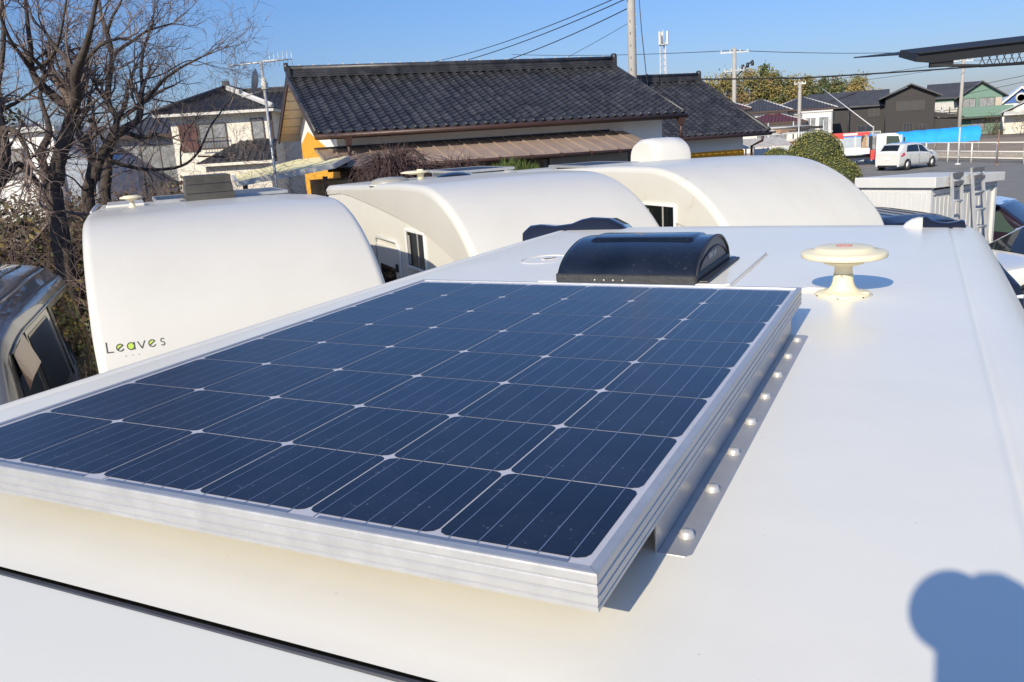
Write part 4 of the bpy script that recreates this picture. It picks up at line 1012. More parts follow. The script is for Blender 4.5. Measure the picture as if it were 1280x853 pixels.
def window(parent, x0, x1, z0, z1, y, fm=None, mull=1, dpt=.05, frame_w=.05, sgn=-1):
    f = MB()
    f.bx((x0-frame_w, y, z0-frame_w), (x1+frame_w, y+sgn*dpt, z0)); f.bx((x0-frame_w, y, z1), (x1+frame_w, y+sgn*dpt, z1+frame_w))
    f.bx((x0-frame_w, y, z0), (x0, y+sgn*dpt, z1)); f.bx((x1, y, z0), (x1+frame_w, y+sgn*dpt, z1))
    for k in range(1, mull+1):
        xm = lerp(x0, x1, k/(mull+1)); f.bx((xm-.025, y, z0), (xm+.025, y+sgn*dpt*.8, z1))
    o = f.build('window', fm or M_brownframe, parent)
    q = MB(); q.bx((x0, y, z0), (x1, y+sgn*dpt*.35, z1)); q.build('pane', M_pane, o)
    return o
M_brownframe = mat('bronze_window_frame', (.07, .055, .045), .45)
M_pane = mat('curtained_pane', (0.23, 0.24, 0.25), 0.06, coat=.8, var=.35, vscale=3)
M_panedark = mat('dark_pane', (0.04, 0.045, 0.05), 0.06, coat=.8)
window(h3, -3.55, -2.35, 3.65, 4.70, .55)
m = MB(); m.bx((-4.45, .55, 3.55), (-3.65, .44, 4.78)); m.build('shutter', mat('maroon_shutter', (0.085, 0.026, 0.022), .5), h3)
m = MB()
for k in range(10): m.bx((-3.52+k*.13, .30, 3.6), (-3.50+k*.13, .32, 4.05))
m.bx((-3.6, .29, 4.05), (-2.3, .33, 4.09)); m.bx((-3.6, .29, 3.57), (-2.3, .33, 3.61)); m.build('balustrade', M_brownframe, h3)
window(h3, -1.12, -.62, 3.95, 4.82, .55, mull=0)
m = MB(); m.bx((-.33, .5, 0), (-.18, .7, ZE3-.15)); m.build('downpipe', M_brown, h3)
m = MB(); tile_slope(m, (-3.2, -1.9, 2.98), (1, 0, 0), (0, 2.0, .9), 3.3, math.hypot(2, .9), clipL=lambda s_: (1.6*s_/2.2, 3.3), pitch=.3)
m.build('porch_roof', M_tile, h3)
m = MB(); m.bx((-3.2, -1.96, 2.84), (.1, -1.86, 2.96)); m.bx((-2.9, -1.6, 0), (-.1, .5, 2.86)); m.build('porch_wall', M_cream, h3)

# ================================================================== ROOF AERIAL MAST (in front of the cream house)
t = thing('aerial_mast', 'slim mast with satellite dish and television aerials beside the orange gable', 'aerial', (-11.33, 12.58, 0))
m = MB(); m.tube([(.0, 0, 0), (-.0, .0, 5.05)], .028, 8); m.build('mast', mat('galvanised_pipe', (.5, .49, .47), .45, metal=.5), t)
m = MB(); rows = []
for r_, z in ((0, 0), (.10, .01), (.18, .035), (.225, .06)): rows.append([(r_*math.cos(a), r_*1.08*math.sin(a), z) for a in [2*math.pi*k/20 for k in range(21)]])
m.grid(rows); o = m.build('dish', mat('grey_dish', (.38, .39, .41), .5), t, loc=(-.13, -.02, 4.68)); o.rotation_euler = (R(78), 0, R(-62))
m = MB(); m.tube([(-.13, -.02, 4.5), (-.42, -.18, 4.42), (-.45, -.2, 4.52)], .016, 6); m.box((-.45, -.2, 4.53), (.06, .09, .07)); m.build('feed_arm', M_white, t)
m = MB(); m.tube([(-.55, -.3, 5.0), (.45, .25, 5.06)], .014, 5)
for k in range(9):
    f = k/8; x, y = lerp(-.5, .42, f), lerp(-.27, .23, f); m.tube([(x+.07, y-.13, 5.0+.06*f), (x-.07, y+.13, 5.0+.06*f)], .006, 4)
m.build('aerial', M_alu2, t)
m = MB(); m.tube([(0, 0, 5.06), (.5, .3, 5.06)], .010, 5)
for k in range(6): m.tube([(.15+.07*k, .08+.045*k, 4.95), (.15+.07*k, .08+.045*k, 5.22)], .006, 4)
m.build('aerial', M_alu2, t)
m = MB(); m.tube([(.0, 0, 4.55), (.0, .0, 4.75)], .045, 8); m.box((0.02, 0, 4.6), (.1, .08, .12)); m.build('clamp', M_white, t)
t = thing('floodlight', 'twin floodlight on a short post beside the aerial mast', 'floodlight', (-15.4, 20.7, 0))
m = MB(); m.tube([(0, 0, 0), (0, 0, 5.35)], .03, 8); m.build('post', M_alu2, t)
for s in (-1, 1):
    m = MB(); m.lathe([(.03, 0), (.14, .10), (.15, .14), (0, .15)], 14, (0, 0, 0)); o = m.build('lamp_head', mat('grey_lamp', (.42, .42, .42), .4), t, loc=(s*.18, s*.1, 5.32)); o.rotation_euler = (R(180), R(s*25), 0)

# ================================================================== DISTANT HOUSES
M_char = mat('charcoal_siding', (0.024, 0.021, 0.021), 0.6, var=.12, vscale=3)
M_slate = mat('dark_slate_roof', (0.055, 0.056, 0.062), 0.5, var=.25, vscale=1.5, bump=.1, bscale=10)
M_green = mat('sage_green_siding', (0.14, 0.24, 0.19), 0.7, var=.08)
def siding(m, x0, x1, z0, z1, y, mi=0, step=.25, yo=.02):
    z = z0
    while z < z1-.02: m.bx((x0, y-yo, z+.02), (x1, y, min(z+step, z1)), mi); z += step
def gable(m, x0, x1, y0, y1, ze, zr, th=.16, ov=.5, axis='y', mi=0):
    """pitched roof; axis = direction of the ridge"""
    if axis == 'y':
        xm = (x0+x1)/2
        for a in (x0-ov, x1+ov):
            dz = (zr-ze)/(xm-x0)*ov
            m.prism([(a, y0-ov, ze-dz), (xm, y0-ov, zr), (xm, y0-ov, zr+th), (a, y0-ov, ze-dz+th)], (0, y1-y0+2*ov, 0), mi)
    else:
        ym = (y0+y1)/2
        for a in (y0-ov, y1+ov):
            dz = (zr-ze)/(ym-y0)*ov
            m.prism([(x0-ov, a, ze-dz), (x0-ov, ym, zr), (x0-ov, ym, zr+th), (x0-ov, a, ze-dz+th)], (x1-x0+2*ov, 0, 0), mi)
# charcoal house
t = thing('dark_house', 'charcoal clad house with front gable and long side roof beyond the blue tarpaulin', 'house', (-6.3, 107.6, 0), R(4))
m = MB(); m.prism([(2.0, 0, 0), (7.1, 0, 0), (7.1, 0, 4.95), (4.6, 0, 6.05), (2.0, 0, 4.95)], (0, 7, 0)); siding(m, 2.05, 7.05, .1, 4.9, 0)
m.bx((-6.2, 1.2, 0), (2.0, 7.5, 4.3)); siding(m, -6.2, 1.98, .1, 4.2, 1.2); m.build('wall', M_char, t)
m = MB(); gable(m, 2.0, 7.1, 0, 7, 4.95, 6.1, axis='y', ov=.7); rf = m.build('roof', M_slate, t)
m = MB(); gable(m, -6.2, 2.0, 1.2, 7.5, 4.25, 5.75, axis='x', ov=.5); m.build('wing_roof', M_slate, t)
m = MB(); m.prism([(-6.7, .4, 4.0), (-6.7, .4, 4.12), (-1.2, 3.6, 5.85), (-1.2, 3.6, 5.7)], (0, .1, 0)); m.build('hip_edge', M_slate, t)
fmk = M_brownframe
for w_ in ((3.2, 6.0, 3.35, 4.3), (4.0, 4.9, 1.0, 1.9), (5.2, 6.3, .9, 1.7)):
    o = window(t, *w_, -.03, fmk, 2); o.children[0].data.materials[0] = M_panedark
for w_ in ((-4.2, -3.3, 2.6, 3.7), (-.9, .9, .8, 1.9), (.3, 1.4, 2.9, 3.8)):
    o = window(t, *w_, 1.16, fmk, 1); o.children[0].data.materials[0] = M_panedark
window(t, -1.0, 1.6, .2, 1.15, 1.14, mat('white_window_frame', (0, 0, 0)), 2)
m = MB(); m.prism([(7.1, .6, 2.4), (10.2, .6, 2.2), (10.2, .6, 2.32), (7.1, .6, 3.0)], (0, 3, 0)); m.bx((7.1, .9, 0), (9.9, 3.5, 2.25)); m.build('annex', M_char, t)
m = MB(); m.tube([(-1.9, -.06, 4.3), (-1.9, -.06, 0)], .06, 6); m.tube([(2.0, -.08, 4.8), (2.0, -.08, 0)], .06, 6); m.build('downpipe', M_dark, t)
# green house
t = thing('green_house', 'sage green two storey house with balcony to the right of the charcoal house', 'house', (4.1, 118.6, 0), R(2))
m = MB(); m.prism([(-.6, 0, 0), (3.9, 0, 0), (3.9, 0, 4.6), (1.7, 0, 6.0), (-.6, 0, 4.6)], (0, 7, 0)); siding(m, -.6, 3.9, .1, 4.6, 0, step=.3); m.bx((-3.6, 1.5, 0), (-.6, 7.5, 4.6)); m.build('wall', M_green, t)
m = MB(); gable(m, -.6, 3.9, 0, 7, 4.6, 6.1, axis='y', ov=.6); m.build('roof', M_slate, t)
m = MB(); gable(m, -3.6, 1.6, 1.5, 7.5, 4.65, 6.15, axis='x', ov=.5); m.build('wing_roof', M_slate, t)
m = MB(); m.bx((-.4, -1.2, 2.1), (5.0, -1.1, 3.25)); m.bx((4.9, -1.1, 2.1), (5.0, 0, 3.25)); m.bx((-.4, -1.1, 2.0), (5.0, 0, 2.1)); siding(m, -.4, 5.0, 2.1, 3.25, -1.2, step=.35); m.build('balcony', M_green, t)
for w_ in ((-.2, 1.1, 2.9, 4.2), (1.5, 3.1, 2.6, 4.2), (.8, 2.2, .4, 1.7)): window(t, *w_, -.03, None, 1)
m = MB(); m.bx((3.2, -.1, 2.7), (3.85, -.03, 4.2)); m.build('shutter', mat('beige_shutter', (.45, .38, .30), .6), t)
m = MB(); m.bx((-3.4, 1.3, 2.6), (-.7, 1.48, 4.0)); m.build('sliding_window', mat('pale_screen', (.5, .49, .46), .6, var=.2, vscale=4), t)
m = MB()
for x in (-3.5, -2.5, -1.6, -.7): m.bx((x-.05, .7, 0), (x+.05, .8, 3.4))
m.bx((-3.5, .7, 3.0), (-.7, .78, 3.08)); m.bx((-3.5, .7, 2.4), (-.7, .78, 2.46)); m.bx((-3.5, .7, 2.1), (-.7, 1.5, 2.2)); m.build('veranda', mat('dark_timber', (.06, .045, .04), .7), t)
m = MB(); m.lathe([(0, -.2), (.3, -.2), (.3, .2), (0, .2)], 16, (-2.4, .75, 2.9), 'Y'); m.build('dish', mat('grey_dish', (0, 0, 0)), t)
m = MB(); m.bx((4.4, -.1, 1.95), (3.95, -1.1, 2.05)); m.bx((-.5, -1.25, 1.9), (5.1, -.0, 1.99)); m.build('balcony_floor', mat('dark_timber', (0, 0, 0)), t)
# blue and white gable house, cream house
t = thing('blue_gable_house', 'house with blue and white triangular gable at the right edge of the skyline', 'house', (10.6, 127.0, 0), R(0))
m = MB(); m.prism([(-2.0, 0, 3.4), (2.0, 0, 3.4), (0, 0, 5.1)], (0, 6, 0)); m.build('gable', mat('royal_blue_boards', (0.05, 0.12, 0.35), .6), t)
m = MB(); gable(m, -2.0, 2.0, -.1, 6, 3.4, 5.15, axis='y', ov=.35, th=.3); m.build('roof', M_white, t)
m = MB(); m.bx((-2.0, .1, 0), (2.0, 6, 3.4)); m.build('wall', M_plaster, t)
m = MB(); m.lathe([(.62, -.12), (.62, -.05), (.42, -.05), (.42, -.12)], 20, (0, 0, 4.0), 'Y'); m.build('window', M_white, t)
m = MB(); m.lathe([(.0, -.07), (.42, -.07), (.42, -.06)], 20, (0, 0, 4.0), 'Y'); m.build('pane', M_panedark, t)
t = thing('cream_house', 'low cream house with grey roof below the blue gable at the right edge', 'house', (9.6, 113.5, 0), R(-8))
m = MB(); m.prism([(-1.6, 0, 0), (4.5, 0, 0), (4.5, 0, 2.4), (1.6, 0, 3.6), (-1.6, 0, 2.4)], (0, 6, 0)); m.build('wall', M_cream, t)
m = MB(); gable(m, -1.6, 4.8, 0, 6, 2.5, 4.0, axis='y', ov=.5); m.build('roof', mat('light_grey_roof', (.30, .31, .33), .6), t)
window(t, .5, 2.8, .5, 1.8, -.03, mat('white_window_frame', (0, 0, 0)), 2)
m = MB(); m.prism([(-1.6, -1.5, 2.1), (4.5, -1.5, 2.1), (4.5, -.05, 2.5), (-1.6, -.05, 2.5)], (0, 0, .08)); m.build('porch_roof', M_white, t)
# small roofs between the trees and the long house
def hip_house(label, loc, rz, w_, d_, ze, zr, roofm, wallm, edge=True, sn='hip_house'):
    t = thing(sn, label, 'house', loc, rz, None)
    a, b = (-w_/2, 0), (w_/2, 0); r0, r1 = -w_/2+d_/2, w_/2-d_/2
    if r0 > r1: r0 = r1 = 0
    Bq = [(-w_/2, 0, ze), (w_/2, 0, ze), (w_/2, d_, ze), (-w_/2, d_, ze)]; T = [(r0, d_/2, zr), (r1+.01, d_/2, zr)]
    m = MB(); m.add(Bq+T, [(0, 1, 5, 4), (1, 2, 5), (2, 3, 4, 5), (3, 0, 4), (3, 2, 1, 0)])
    m.tube([Bq[0], T[0]], .07, 5, 1); m.tube([Bq[1], T[1]], .07, 5, 1); m.tube([T[0], T[1]], .1, 6, 0)
    # raised rolls on the front plane
    k = -w_/2+.3
    while k < w_/2:
        f = 1.0
        if k < r0: f = (k+w_/2)/(r0+w_/2)
        elif k > r1: f = (w_/2-k)/(w_/2-r1)
        if f > .08: m.tube([(k, 0.02, ze+.02), (k, d_/2*f, ze+(zr-ze)*f+.02)], .05, 4, 0, cap=False)
        k += .32
    m.build('roof', [roofm, M_clip], t)
    m = MB(); m.bx((-w_/2+.5, .5, 0), (w_/2-.5, d_-.5, ze-.02)); m.build('wall', wallm, t)
    m = MB(); m.bx((-w_/2, -.08, ze-.15), (w_/2, .02, ze)); m.build('gutter', M_brown, t)
    window(t, -w_*.2, w_*.2, 1.0, ze-.6, .5, None, 2)
    return t
M_maroon = mat('maroon_tile', (0.10, 0.035, 0.035), .5, var=.2)
hip_house('low house with black hip roof and white ridge left of the grey pole', (-15.6, 92.0, 0), R(8), 6.5, 6, 4.15, 5.35, M_slate, M_cream)
hip_house('house with black hip roof just behind the thin grey pole', (-12.3, 98.0, 0), R(6), 7.5, 7, 4.15, 5.45, M_slate, mat('white_house_wall', (.62, .61, .58), .8))
hip_house('maroon tiled house at the foot of the tall concrete pole', (-19.0, 92.0, 0), R(6), 5.0, 6, 4.6, 5.45, M_maroon, M_cream)
hip_house('long low maroon roofed house in front of the pipe racks', (-13.2, 84.5, 0), R(6), 6.5, 5, 3.0, 3.75, M_maroon, M_cream)
t = thing('site_cabin', 'small white cabin with two glazed doors beside the thin grey pole', 'cabin', (-9.3, 86, 0), R(4))
m = MB(); m.bx((-1.3, 0, 0), (1.3, 2.4, 3.7)); m.build('wall', mat('white_house_wall', (0, 0, 0)), t)
window(t, -1.0, -.1, 1.2, 3.2, -.02, mat('white_window_frame', (0, 0, 0)), 1); window(t, .2, 1.05, 1.2, 3.2, -.02, mat('white_window_frame', (0, 0, 0)), 0)
m = MB(); m.bx((-1.4, -.1, 3.7), (1.4, 2.5, 3.85)); m.build('roof', M_shed2, t)
# far left houses behind the bare trees
t = thing('white_house', 'white house with grey flat roof glimpsed between the bare tree trunks', 'house', (-27.6, 18.2, 0), R(30))
m = MB(); m.bx((-.7, 0, 0), (1.5, 5, 4.45)); m.build('wall', M_plaster, t)
m = MB(); m.bx((-.9, -.25, 4.45), (1.7, 5.2, 4.62)); m.build('roof', M_shed2, t)
window(t, -.4, .4, 3.0, 3.9, -.02)
m = MB(); m.prism([(1.5, 0.2, 0), (2.6, .2, 0), (2.6, .2, 3.4), (1.5, .2, 3.9)], (0, 4, 0)); m.build('annex', mat('blue_grey_wall', (.32, .36, .42), .7), t)
hip_house('dark roofed house between the bare trees and the cream house', (-37.5, 34.0, 0), R(35), 7.5, 7, 4.6, 6.0, M_slate, mat('grey_blue_wall', (.25, .27, .30), .8))
hip_house('green roofed house low behind the trees at the left edge', (-36.5, 17.5, 0), R(50), 6.0, 6, 3.4, 4.7, mat('moss_roof', (.10, .11, .05), .8, var=.3), M_cream)
hip_house('grey roofed house behind the white house among the bare trees', (-39.5, 27.0, 0), R(45), 7.5, 7, 4.2, 5.5, mat('blue_grey_roof', (.17, .20, .26), .6), M_plaster)

# ================================================================== POLES AND LINES
M_conc = mat('pole_concrete', (0.36, 0.34, 0.31), 0.8, var=.08, vscale=4)
def pole(label, x, y, h, r0, r1, arms=(), extra=None):
    t = thing('utility_pole', label, 'utility pole', (x, y, 0))
    m = MB(); m.tube([(0, 0, -.2), (0, 0, h)], [r0, r1], 14); m.build('shaft', M_conc, t)
    for z, wd, a in arms:
        m = MB(); m.box((0, 0, z), (wd, .09, .09), rz=a); o = m.build('crossarm', M_alu2, t)
        for k in (-.46, -.15, .2, .46):
            q = MB(); q.lathe([(.03, 0), (.05, .03), (.03, .07), (.05, .10), (0, .14)], 8, (wd*k*math.cos(a), wd*k*math.sin(a), z+.045)); q.build('insulator', M_white, o)
    return t
p1 = pole('tall concrete utility pole rising behind the ridge of the long tiled house', -10.47, 33.13, 11.5, .19, .145, ((8.3, 1.5, R(60)), (9.4, 1.8, R(60))))
m = MB()
for k in range(12): m.tube([(0, -.15, 2.5+k*.45), (.0, -.32, 2.5+k*.45)], .012, 4); m.tube([(.15, 0, 2.7+k*.45), (.27, .0, 2.7+k*.45)], .012, 4)
m.build('step_bolts', M_alu2, p1)
m = MB(); m.tube([(.2, .1, 10), (.35, .2, 7), (.55, .3, 4.5), (.95, .6, 1.5)], .018, 5); m.build('drop_cable', M_dark, p1)
p2 = pole('concrete pole with crossarm in front of the autumn trees', -11.9, 60.36, 8.2, .17, .13, ((7.9, 1.9, R(20)), (6.7, 1.6, R(-20))))
m = MB(); m.tube([(0, 0, 6.2), (1.2, .2, 7.3)], .05, 6)
for k in range(3): m.lathe([(.09, -.16), (.11, 0), (.09, .16)], 8, (.55+.32*k, .1, 6.9+.1*k))
m.build('fuse_arm', M_dark, p2)
p3 = pole('thin pale grey pole in front of the charcoal house', -9.2, 72.9, 6.1, .16, .13, ((5.95, .9, R(0)),))
p4 = pole('concrete utility pole standing in front of the green house', 2.83, 90.05, 7.6, .17, .14, ((7.4, 1.6, R(10)),))
t = thing('guy_wire_pole', 'slanting white stay pole descending to the blue tarpaulin', 'stay', (-3.31, 66.88, 0))
m = MB(); m.tube([(0, 0, 2.3), (-4.26, 6.81, 5.45)], .028, 5); m.build('stay_wire', mat('white_cable', (0, 0, 0)), t)
m = MB(); m.tube([(0, 0, 0), (0, 0, 2.4)], .05, 6); m.build('anchor_post', M_conc, t)
t = thing('telecom_tower', 'slender white lattice telecom mast standing far behind the roofs', 'mast', (-32.7, 117.0, 0))
m = MB()
for x, y in ((-.5, -.3), (.5, -.3), (0, .55)): m.tube([(x, y, 0), (x*.75, y*.75, 14.2)], .07, 5)
for k in range(18):
    z = k*.8; z2 = z+.8
    for (xa, ya), (xb, yb) in (((-.5, -.3), (.5, -.3)), ((.5, -.3), (0, .55)), ((0, .55), (-.5, -.3))):
        f = 1-.25*z/14.2; m.tube([(xa*f, ya*f, z), (xb*f, yb*f, z2)], .03, 4, cap=False)
m.build('lattice', mat('pale_steel', (.55, .56, .58), .5), t)
for k in range(3):
    a = 2*math.pi*k/3; m = MB(); m.box((.6*math.cos(a), .6*math.sin(a), 14.8), (.22, .3, 1.7), rz=a); m.build('panel_antenna', M_white, t)
m = MB(); m.tube([(0, 0, 13.8), (0, 0, 15.9)], .06, 5); m.lathe([(.6, 0), (.6, .08), (0, .08)], 12, (0, 0, 13.9)); m.build('head_frame', MATS['pale_steel'], t)
def wire(label, pts, r=.012, sag=0.0, name='power_line', group=None, m_=None):
    P = []
    for a, b in zip(pts[:-1], pts[1:]):
        a, b = Vector(a), Vector(b); L_ = (b-a).length
        for k in range(13):
            if k == 0 and P: continue
            f = k/12; P.append(a.lerp(b, f)-Vector((0, 0, sag*L_*4*f*(1-f))))
    m = MB(); m.tube(P, r, 5, cap=False); o = m.build(name, m_ or M_wire)
    return tag(o, label, 'cable', group)
M_wire = mat('cable_black', (.02, .02, .022), .6)
wire('upper power line sloping from the tall pole down behind the long roof', [(-10.9, 33.2, 8.42), (-30.3, 51.2, 8.5)], .020, .010)
wire('middle power line sloping from the tall pole down behind the long roof', [(-10.5, 33.1, 8.32), (-26.5, 45.5, 7.6)], .022, .012)
wire('lower power line sloping from the tall pole down behind the long roof', [(-10.5, 33.1, 7.95), (-24.4, 44.0, 6.95)], .022, .014)
wire('thin telephone wire leaving the tall pole lowest of its lines', [(-10.5, 33.1, 7.4), (-22.8, 43.74, 5.6)], .010, .01)
wire('thin pale line crossing the sky from the long roof to beyond the autumn trees', [(-38.3, 80.7, 11.3), (-11.9, 60.36, 8.03), (-.6, 82.5, 8.1), (22, 110, 10)], .022, .006)
wire('thick black cable crossing in front of the autumn trees and charcoal house', [(-14.5, 36.6, 5.65), (-5.15, 41.37, 5.10), (2.2, 45.2, 5.12), (12, 50, 5.6)], .035, .002)
wire('second thin cable above the thick black one across the right skyline', [(-16, 60, 5.9), (-9.2, 72.9, 5.95), (2.83, 90.05, 7.4), (14, 100, 7.6)], .018, .003)
wire('third thin cable above the thick black one across the right skyline', [(-16, 60, 5.5), (-9.2, 72.9, 5.6), (2.83, 90.05, 7.0), (14, 100, 7.2)], .016, .004)
wire('cable running from the concrete pole past the green house to the right edge', [(2.83, 90.05, 5.0), (12, 88, 6.4)], .025, .004)
wire('lower cable running past the green house to the right edge', [(2.83, 90.05, 4.4), (12, 86, 5.9)], .02, .004)

# ================================================================== TRUSS CANOPY (upper right)
t = thing('canopy_roof', 'black steel truss canopy jutting in at the upper right edge', 'canopy', (.016, 14.9, 1.70), R(27))
t.scale = (.5, .5, .5)
M_blk = mat('black_steel', (.016, .016, .017), .55)
m = MB(); m.prism([(0, 0, 4.86), (.05, 0, 5.08), (9, 0, 5.55), (9, 0, 5.22), (.5, 0, 4.80)], (0, 1.2, .25)); 
m.prism([(.05, -.1, 5.09), (9, -.1, 5.56), (9, -.1, 5.60), (.05, -.1, 5.13)], (0, 5, .3)); m.build('roof_sheet', M_blk, t)
m = MB(); m.tube([(.55, .1, 4.74), (2.2, .1, 4.62), (9, .1, 4.62)], .055, 6); m.tube([(.55, .1, 4.74), (1.3, .1, 4.93), (9, .1, 5.25)], .05, 6)
m.prism([(.5, .05, 4.66), (1.25, .05, 4.66), (1.25, .05, 4.95), (.5, .05, 4.86)], (0, .1, 0))
k = 2.1; 
while k < 8.8:
    zt_ = 4.93+(k-1.3)*.0416; m.tube([(k, .1, 4.63), (k+.16, .1, zt_)], .014, 4); m.tube([(k+.22, .1, 4.63), (k+.02, .1, zt_)], .014, 4); k += .24
m.build('truss', M_blk, t)
m = MB()
for x in (5, 8.5): m.tube([(x, .1, -3.4), (x, .1, 4.6)], .09, 8)
m.build('column', M_blk, t)

# ================================================================== FENCES, TARPAULIN, RACKS
t = thing('rail_fence', 'white pipe rail fence along the far side of the lot behind the hatchback', 'fence', (-3.6, 67.0, 0))
va = Vector((6.5+3.6, 54.5-67.0, 0)); nP = 9
for k in range(nP):
    q = va*(k/(nP-1)); m = MB(); m.tube([q, q+Vector((0, 0, 1.22))], .05, 8); m.build('post', M_white, t)
m = MB()
for z in (1.2, .68, .30): m.tube([Vector((0, 0, z)), va+Vector((0, 0, z))], .04, 6)
m.build('rail', M_white, t)
t = thing('low_wall', 'low weathered concrete wall behind the white rail fence', 'wall', (-3.0, 71.0, 0))
m = MB(); m.prism([(0, 0, 0), (13, -13.5, 0), (13, -13.5, .35), (0, 0, .35)], (.2, .2, 0)); m.build('wall_body', mat('old_concrete', (.33, .30, .26), .9, var=.2), t)
t = thing('steel_post', 'rusty slim post standing between the hatchback and the rail fence right end', 'post', (3.9, 56.0, 0))
m = MB(); m.tube([(0, 0, 0), (0, 0, 2.0)], .04, 6); m.lathe([(.16, 0), (.13, .06), (0, .07)], 10); m.build('post', mat('rusty_steel', (.22, .14, .10), .8, var=.3), t)
t = thing('steel_post', 'grey post with round base in the lot right of the hatchback', 'post', (1.95, 57.6, 0))
m = MB(); m.tube([(0, 0, 0), (0, 0, 2.2)], .05, 6); m.lathe([(.2, 0), (.15, .08), (0, .09)], 10); m.build('post', M_shed2, t)
t = thing('blue_drum', 'small blue plastic tub on the ground at the right edge of the lot', 'tub', (5.4, 56.1, 0))
m = MB(); m.lathe([(.17, 0), (.2, .4), (.22, .42), (.19, .42), (.16, .05), (0, .05)], 14); m.build('tub_body', mat('blue_plastic', (.08, .28, .62), .4), t)
# blue tarpaulin shelter
t = thing('tarpaulin_shelter', 'bright blue tarpaulin stretched over low hoops in the field behind the fence', 'tarpaulin', (-6.2, 66.2, 0), math.atan2(3.2, 7.1))
m = MB(); rows = []
Lt = 10.2
for k in range(61):
    x = Lt*k/60; ph = (k % 6)/6.0; sagz = .035*math.sin(math.pi*ph); row = []
    for j in range(13):
        a = math.pi*j/12; row.append((x+(.35*math.sin(a) if k == 60 else 0), -1.1*math.cos(a)*(1+.01*math.sin(k*1.7+j)), .95+lerp(.80, 1.05, k/60)*math.sin(a)**.85-sagz*math.sin(a)+.02*math.sin(k*.9+j*2)))
    rows.append(row)
m.grid(rows); m.build('sheet', mat('blue_tarp', (0.03, 0.36, 0.86), 0.42, var=.08, vscale=2), t)
m = MB()
for k in range(11):
    x = Lt*k/10; m.tube([(x, -1.08*math.cos(math.pi*j/12), (.93+lerp(.78, 1.03, k/10)*math.sin(math.pi*j/12)**.85-.03) if 0 < j < 12 else 0) for j in range(13)], .025, 5)
m.build('hoop', M_alu2, t)
# translucent panel fence and pipe rack right of the tiled houses
t = thing('panel_fence', 'pale blue grey panel fence between the ochre wall and the clipped bush', 'fence', (-6.2, 36.0, 0), R(20))
m = MB()
for k in range(3): m.bx((k*.75, 0, .1), (k*.75+.70, .03, 2.2))
m.build('panel', mat('translucent_panel', (.42, .47, .52), .3, var=.1), t)
for k in range(4): m = MB(); m.bx((k*.75-.05, -.02, 0), (k*.75, .05, 2.3)); m.build('post', M_white, t)
t = thing('panel_fence', 'grey panel fence behind the flatbed of the crane truck', 'fence', (-6.2, 64.5, 0), R(-12))
m = MB()
for k in range(5): m.bx((k*1.0, 0, .1), (k*1.0+.9, .03, 1.75))
m.build('panel', MATS['translucent_panel'], t)
for k in range(6): m = MB(); m.bx((k*1.0-.1, -.02, 0), (k*1.0, .05, 1.8)); m.build('post', M_white, t)
t = thing('pipe_rack', 'cluttered steel rack of pipes and boards behind the clipped bush', 'rack', (-11.2, 58.0, 0), R(22))
random.seed(11); m = MB()
for x in (0, 2.0, 4.0, 6.0):
    for y in (0, 1.4): m.tube([(x, y, 0), (x, y, 3.1)], .05, 5)
for z in (.7, 1.5, 2.3): m.bx((-.1, -.02, z), (6.2, .05, z+.08)); m.bx((-.1, 1.38, z), (6.2, 1.45, z+.08))
m.build('rack_frame', M_alu2, t)
pm_ = [mat('pipe_grey', (.45, .45, .46), .5), mat('pipe_dark', (.06, .055, .05), .6), mat('timber_tan', (.38, .24, .15), .8), mat('pipe_white', (.65, .64, .62), .6)]
m = MB()
for k in range(60):
    z = random.choice((.8, 1.6, 2.4))+random.random()*.35; x0 = random.random()*2-.5; m.tube([(x0, random.uniform(.0, 1.4), z), (x0+random.uniform(2, 5), random.uniform(.0, 1.4), z+random.uniform(-.1, .1))], random.uniform(.04, .10), 6, random.randrange(4))
for k in range(14): m.box((random.uniform(0, 6), random.uniform(-.2, 1.3), random.choice((.9, 1.75, 2.5))), (random.uniform(.3, 1.2), .4, random.uniform(.12, .35)), random.randrange(4), rz=random.random())
m.build('stacked_pipes', pm_, t)
t = thing('tool_shed_roof', 'corrugated pale lean-to roof beside the ochre walled house', 'lean-to', (-7.2, 39.0, 0), R(25))
m = MB()
for k in range(14): m.prism([(k*.16, 0, 2.15), (k*.16+.11, 0, 2.15), (k*.16+.11, 2.0, 2.5), (k*.16, 2.0, 2.5)], (0, 0, .03))
m.prism([(0, 0, 2.12), (2.25, 0, 2.12), (2.25, 2, 2.47), (0, 2, 2.47)], (0, 0, .03)); m.build('roof', mat('pale_corrugated', (.48, .45, .42), .6, var=.2), t)
m = MB()
for x in (.1, 1.1, 2.1): m.tube([(x, .1, 0), (x, .1, 2.15)], .04, 6)
m.build('post', M_alu2, t)

# ================================================================== CRANE TRUCK
t = thing('crane_truck', 'small white flatbed truck with folded red crane behind the hatchback', 'truck', (-3.4, 61.2, .004), R(14))
tp = mat('truck_white', (.74, .74, .73), .3, coat=.6)
M_cr = mat('crane_red', (.62, .07, .06), .4)
m = MB(); m.prism([(.45, -.85, .55), (2.05, -.85, .55), (2.1, -.85, 1.05), (1.85, -.85, 1.85), (1.6, -.85, 1.98), (.55, -.85, 1.98), (.45, -.85, 1.88)], (0, 1.7, 0)); m.build('cab', tp, t, bevel=.05, seg=3)
for s in (-1, 1):
    m = MB(); m.prism([(1.05, s*.853, 1.2), (1.95, s*.853, 1.15), (1.78, s*.853, 1.78), (1.05, s*.853, 1.82)], (0, s*.008, 0)); m.build('door_window', MATS['green_glass'], t)
    m = MB(); m.bx((1.0, s*.853, 1.05), (1.32, s*.858, 1.12)); m.build('door_lettering', M_dark, t)
    m = MB(); m.box((2.1, s*1.0, 1.55), (.08, .16, .3)); m.build('mirror', M_dark, t, bevel=.02)
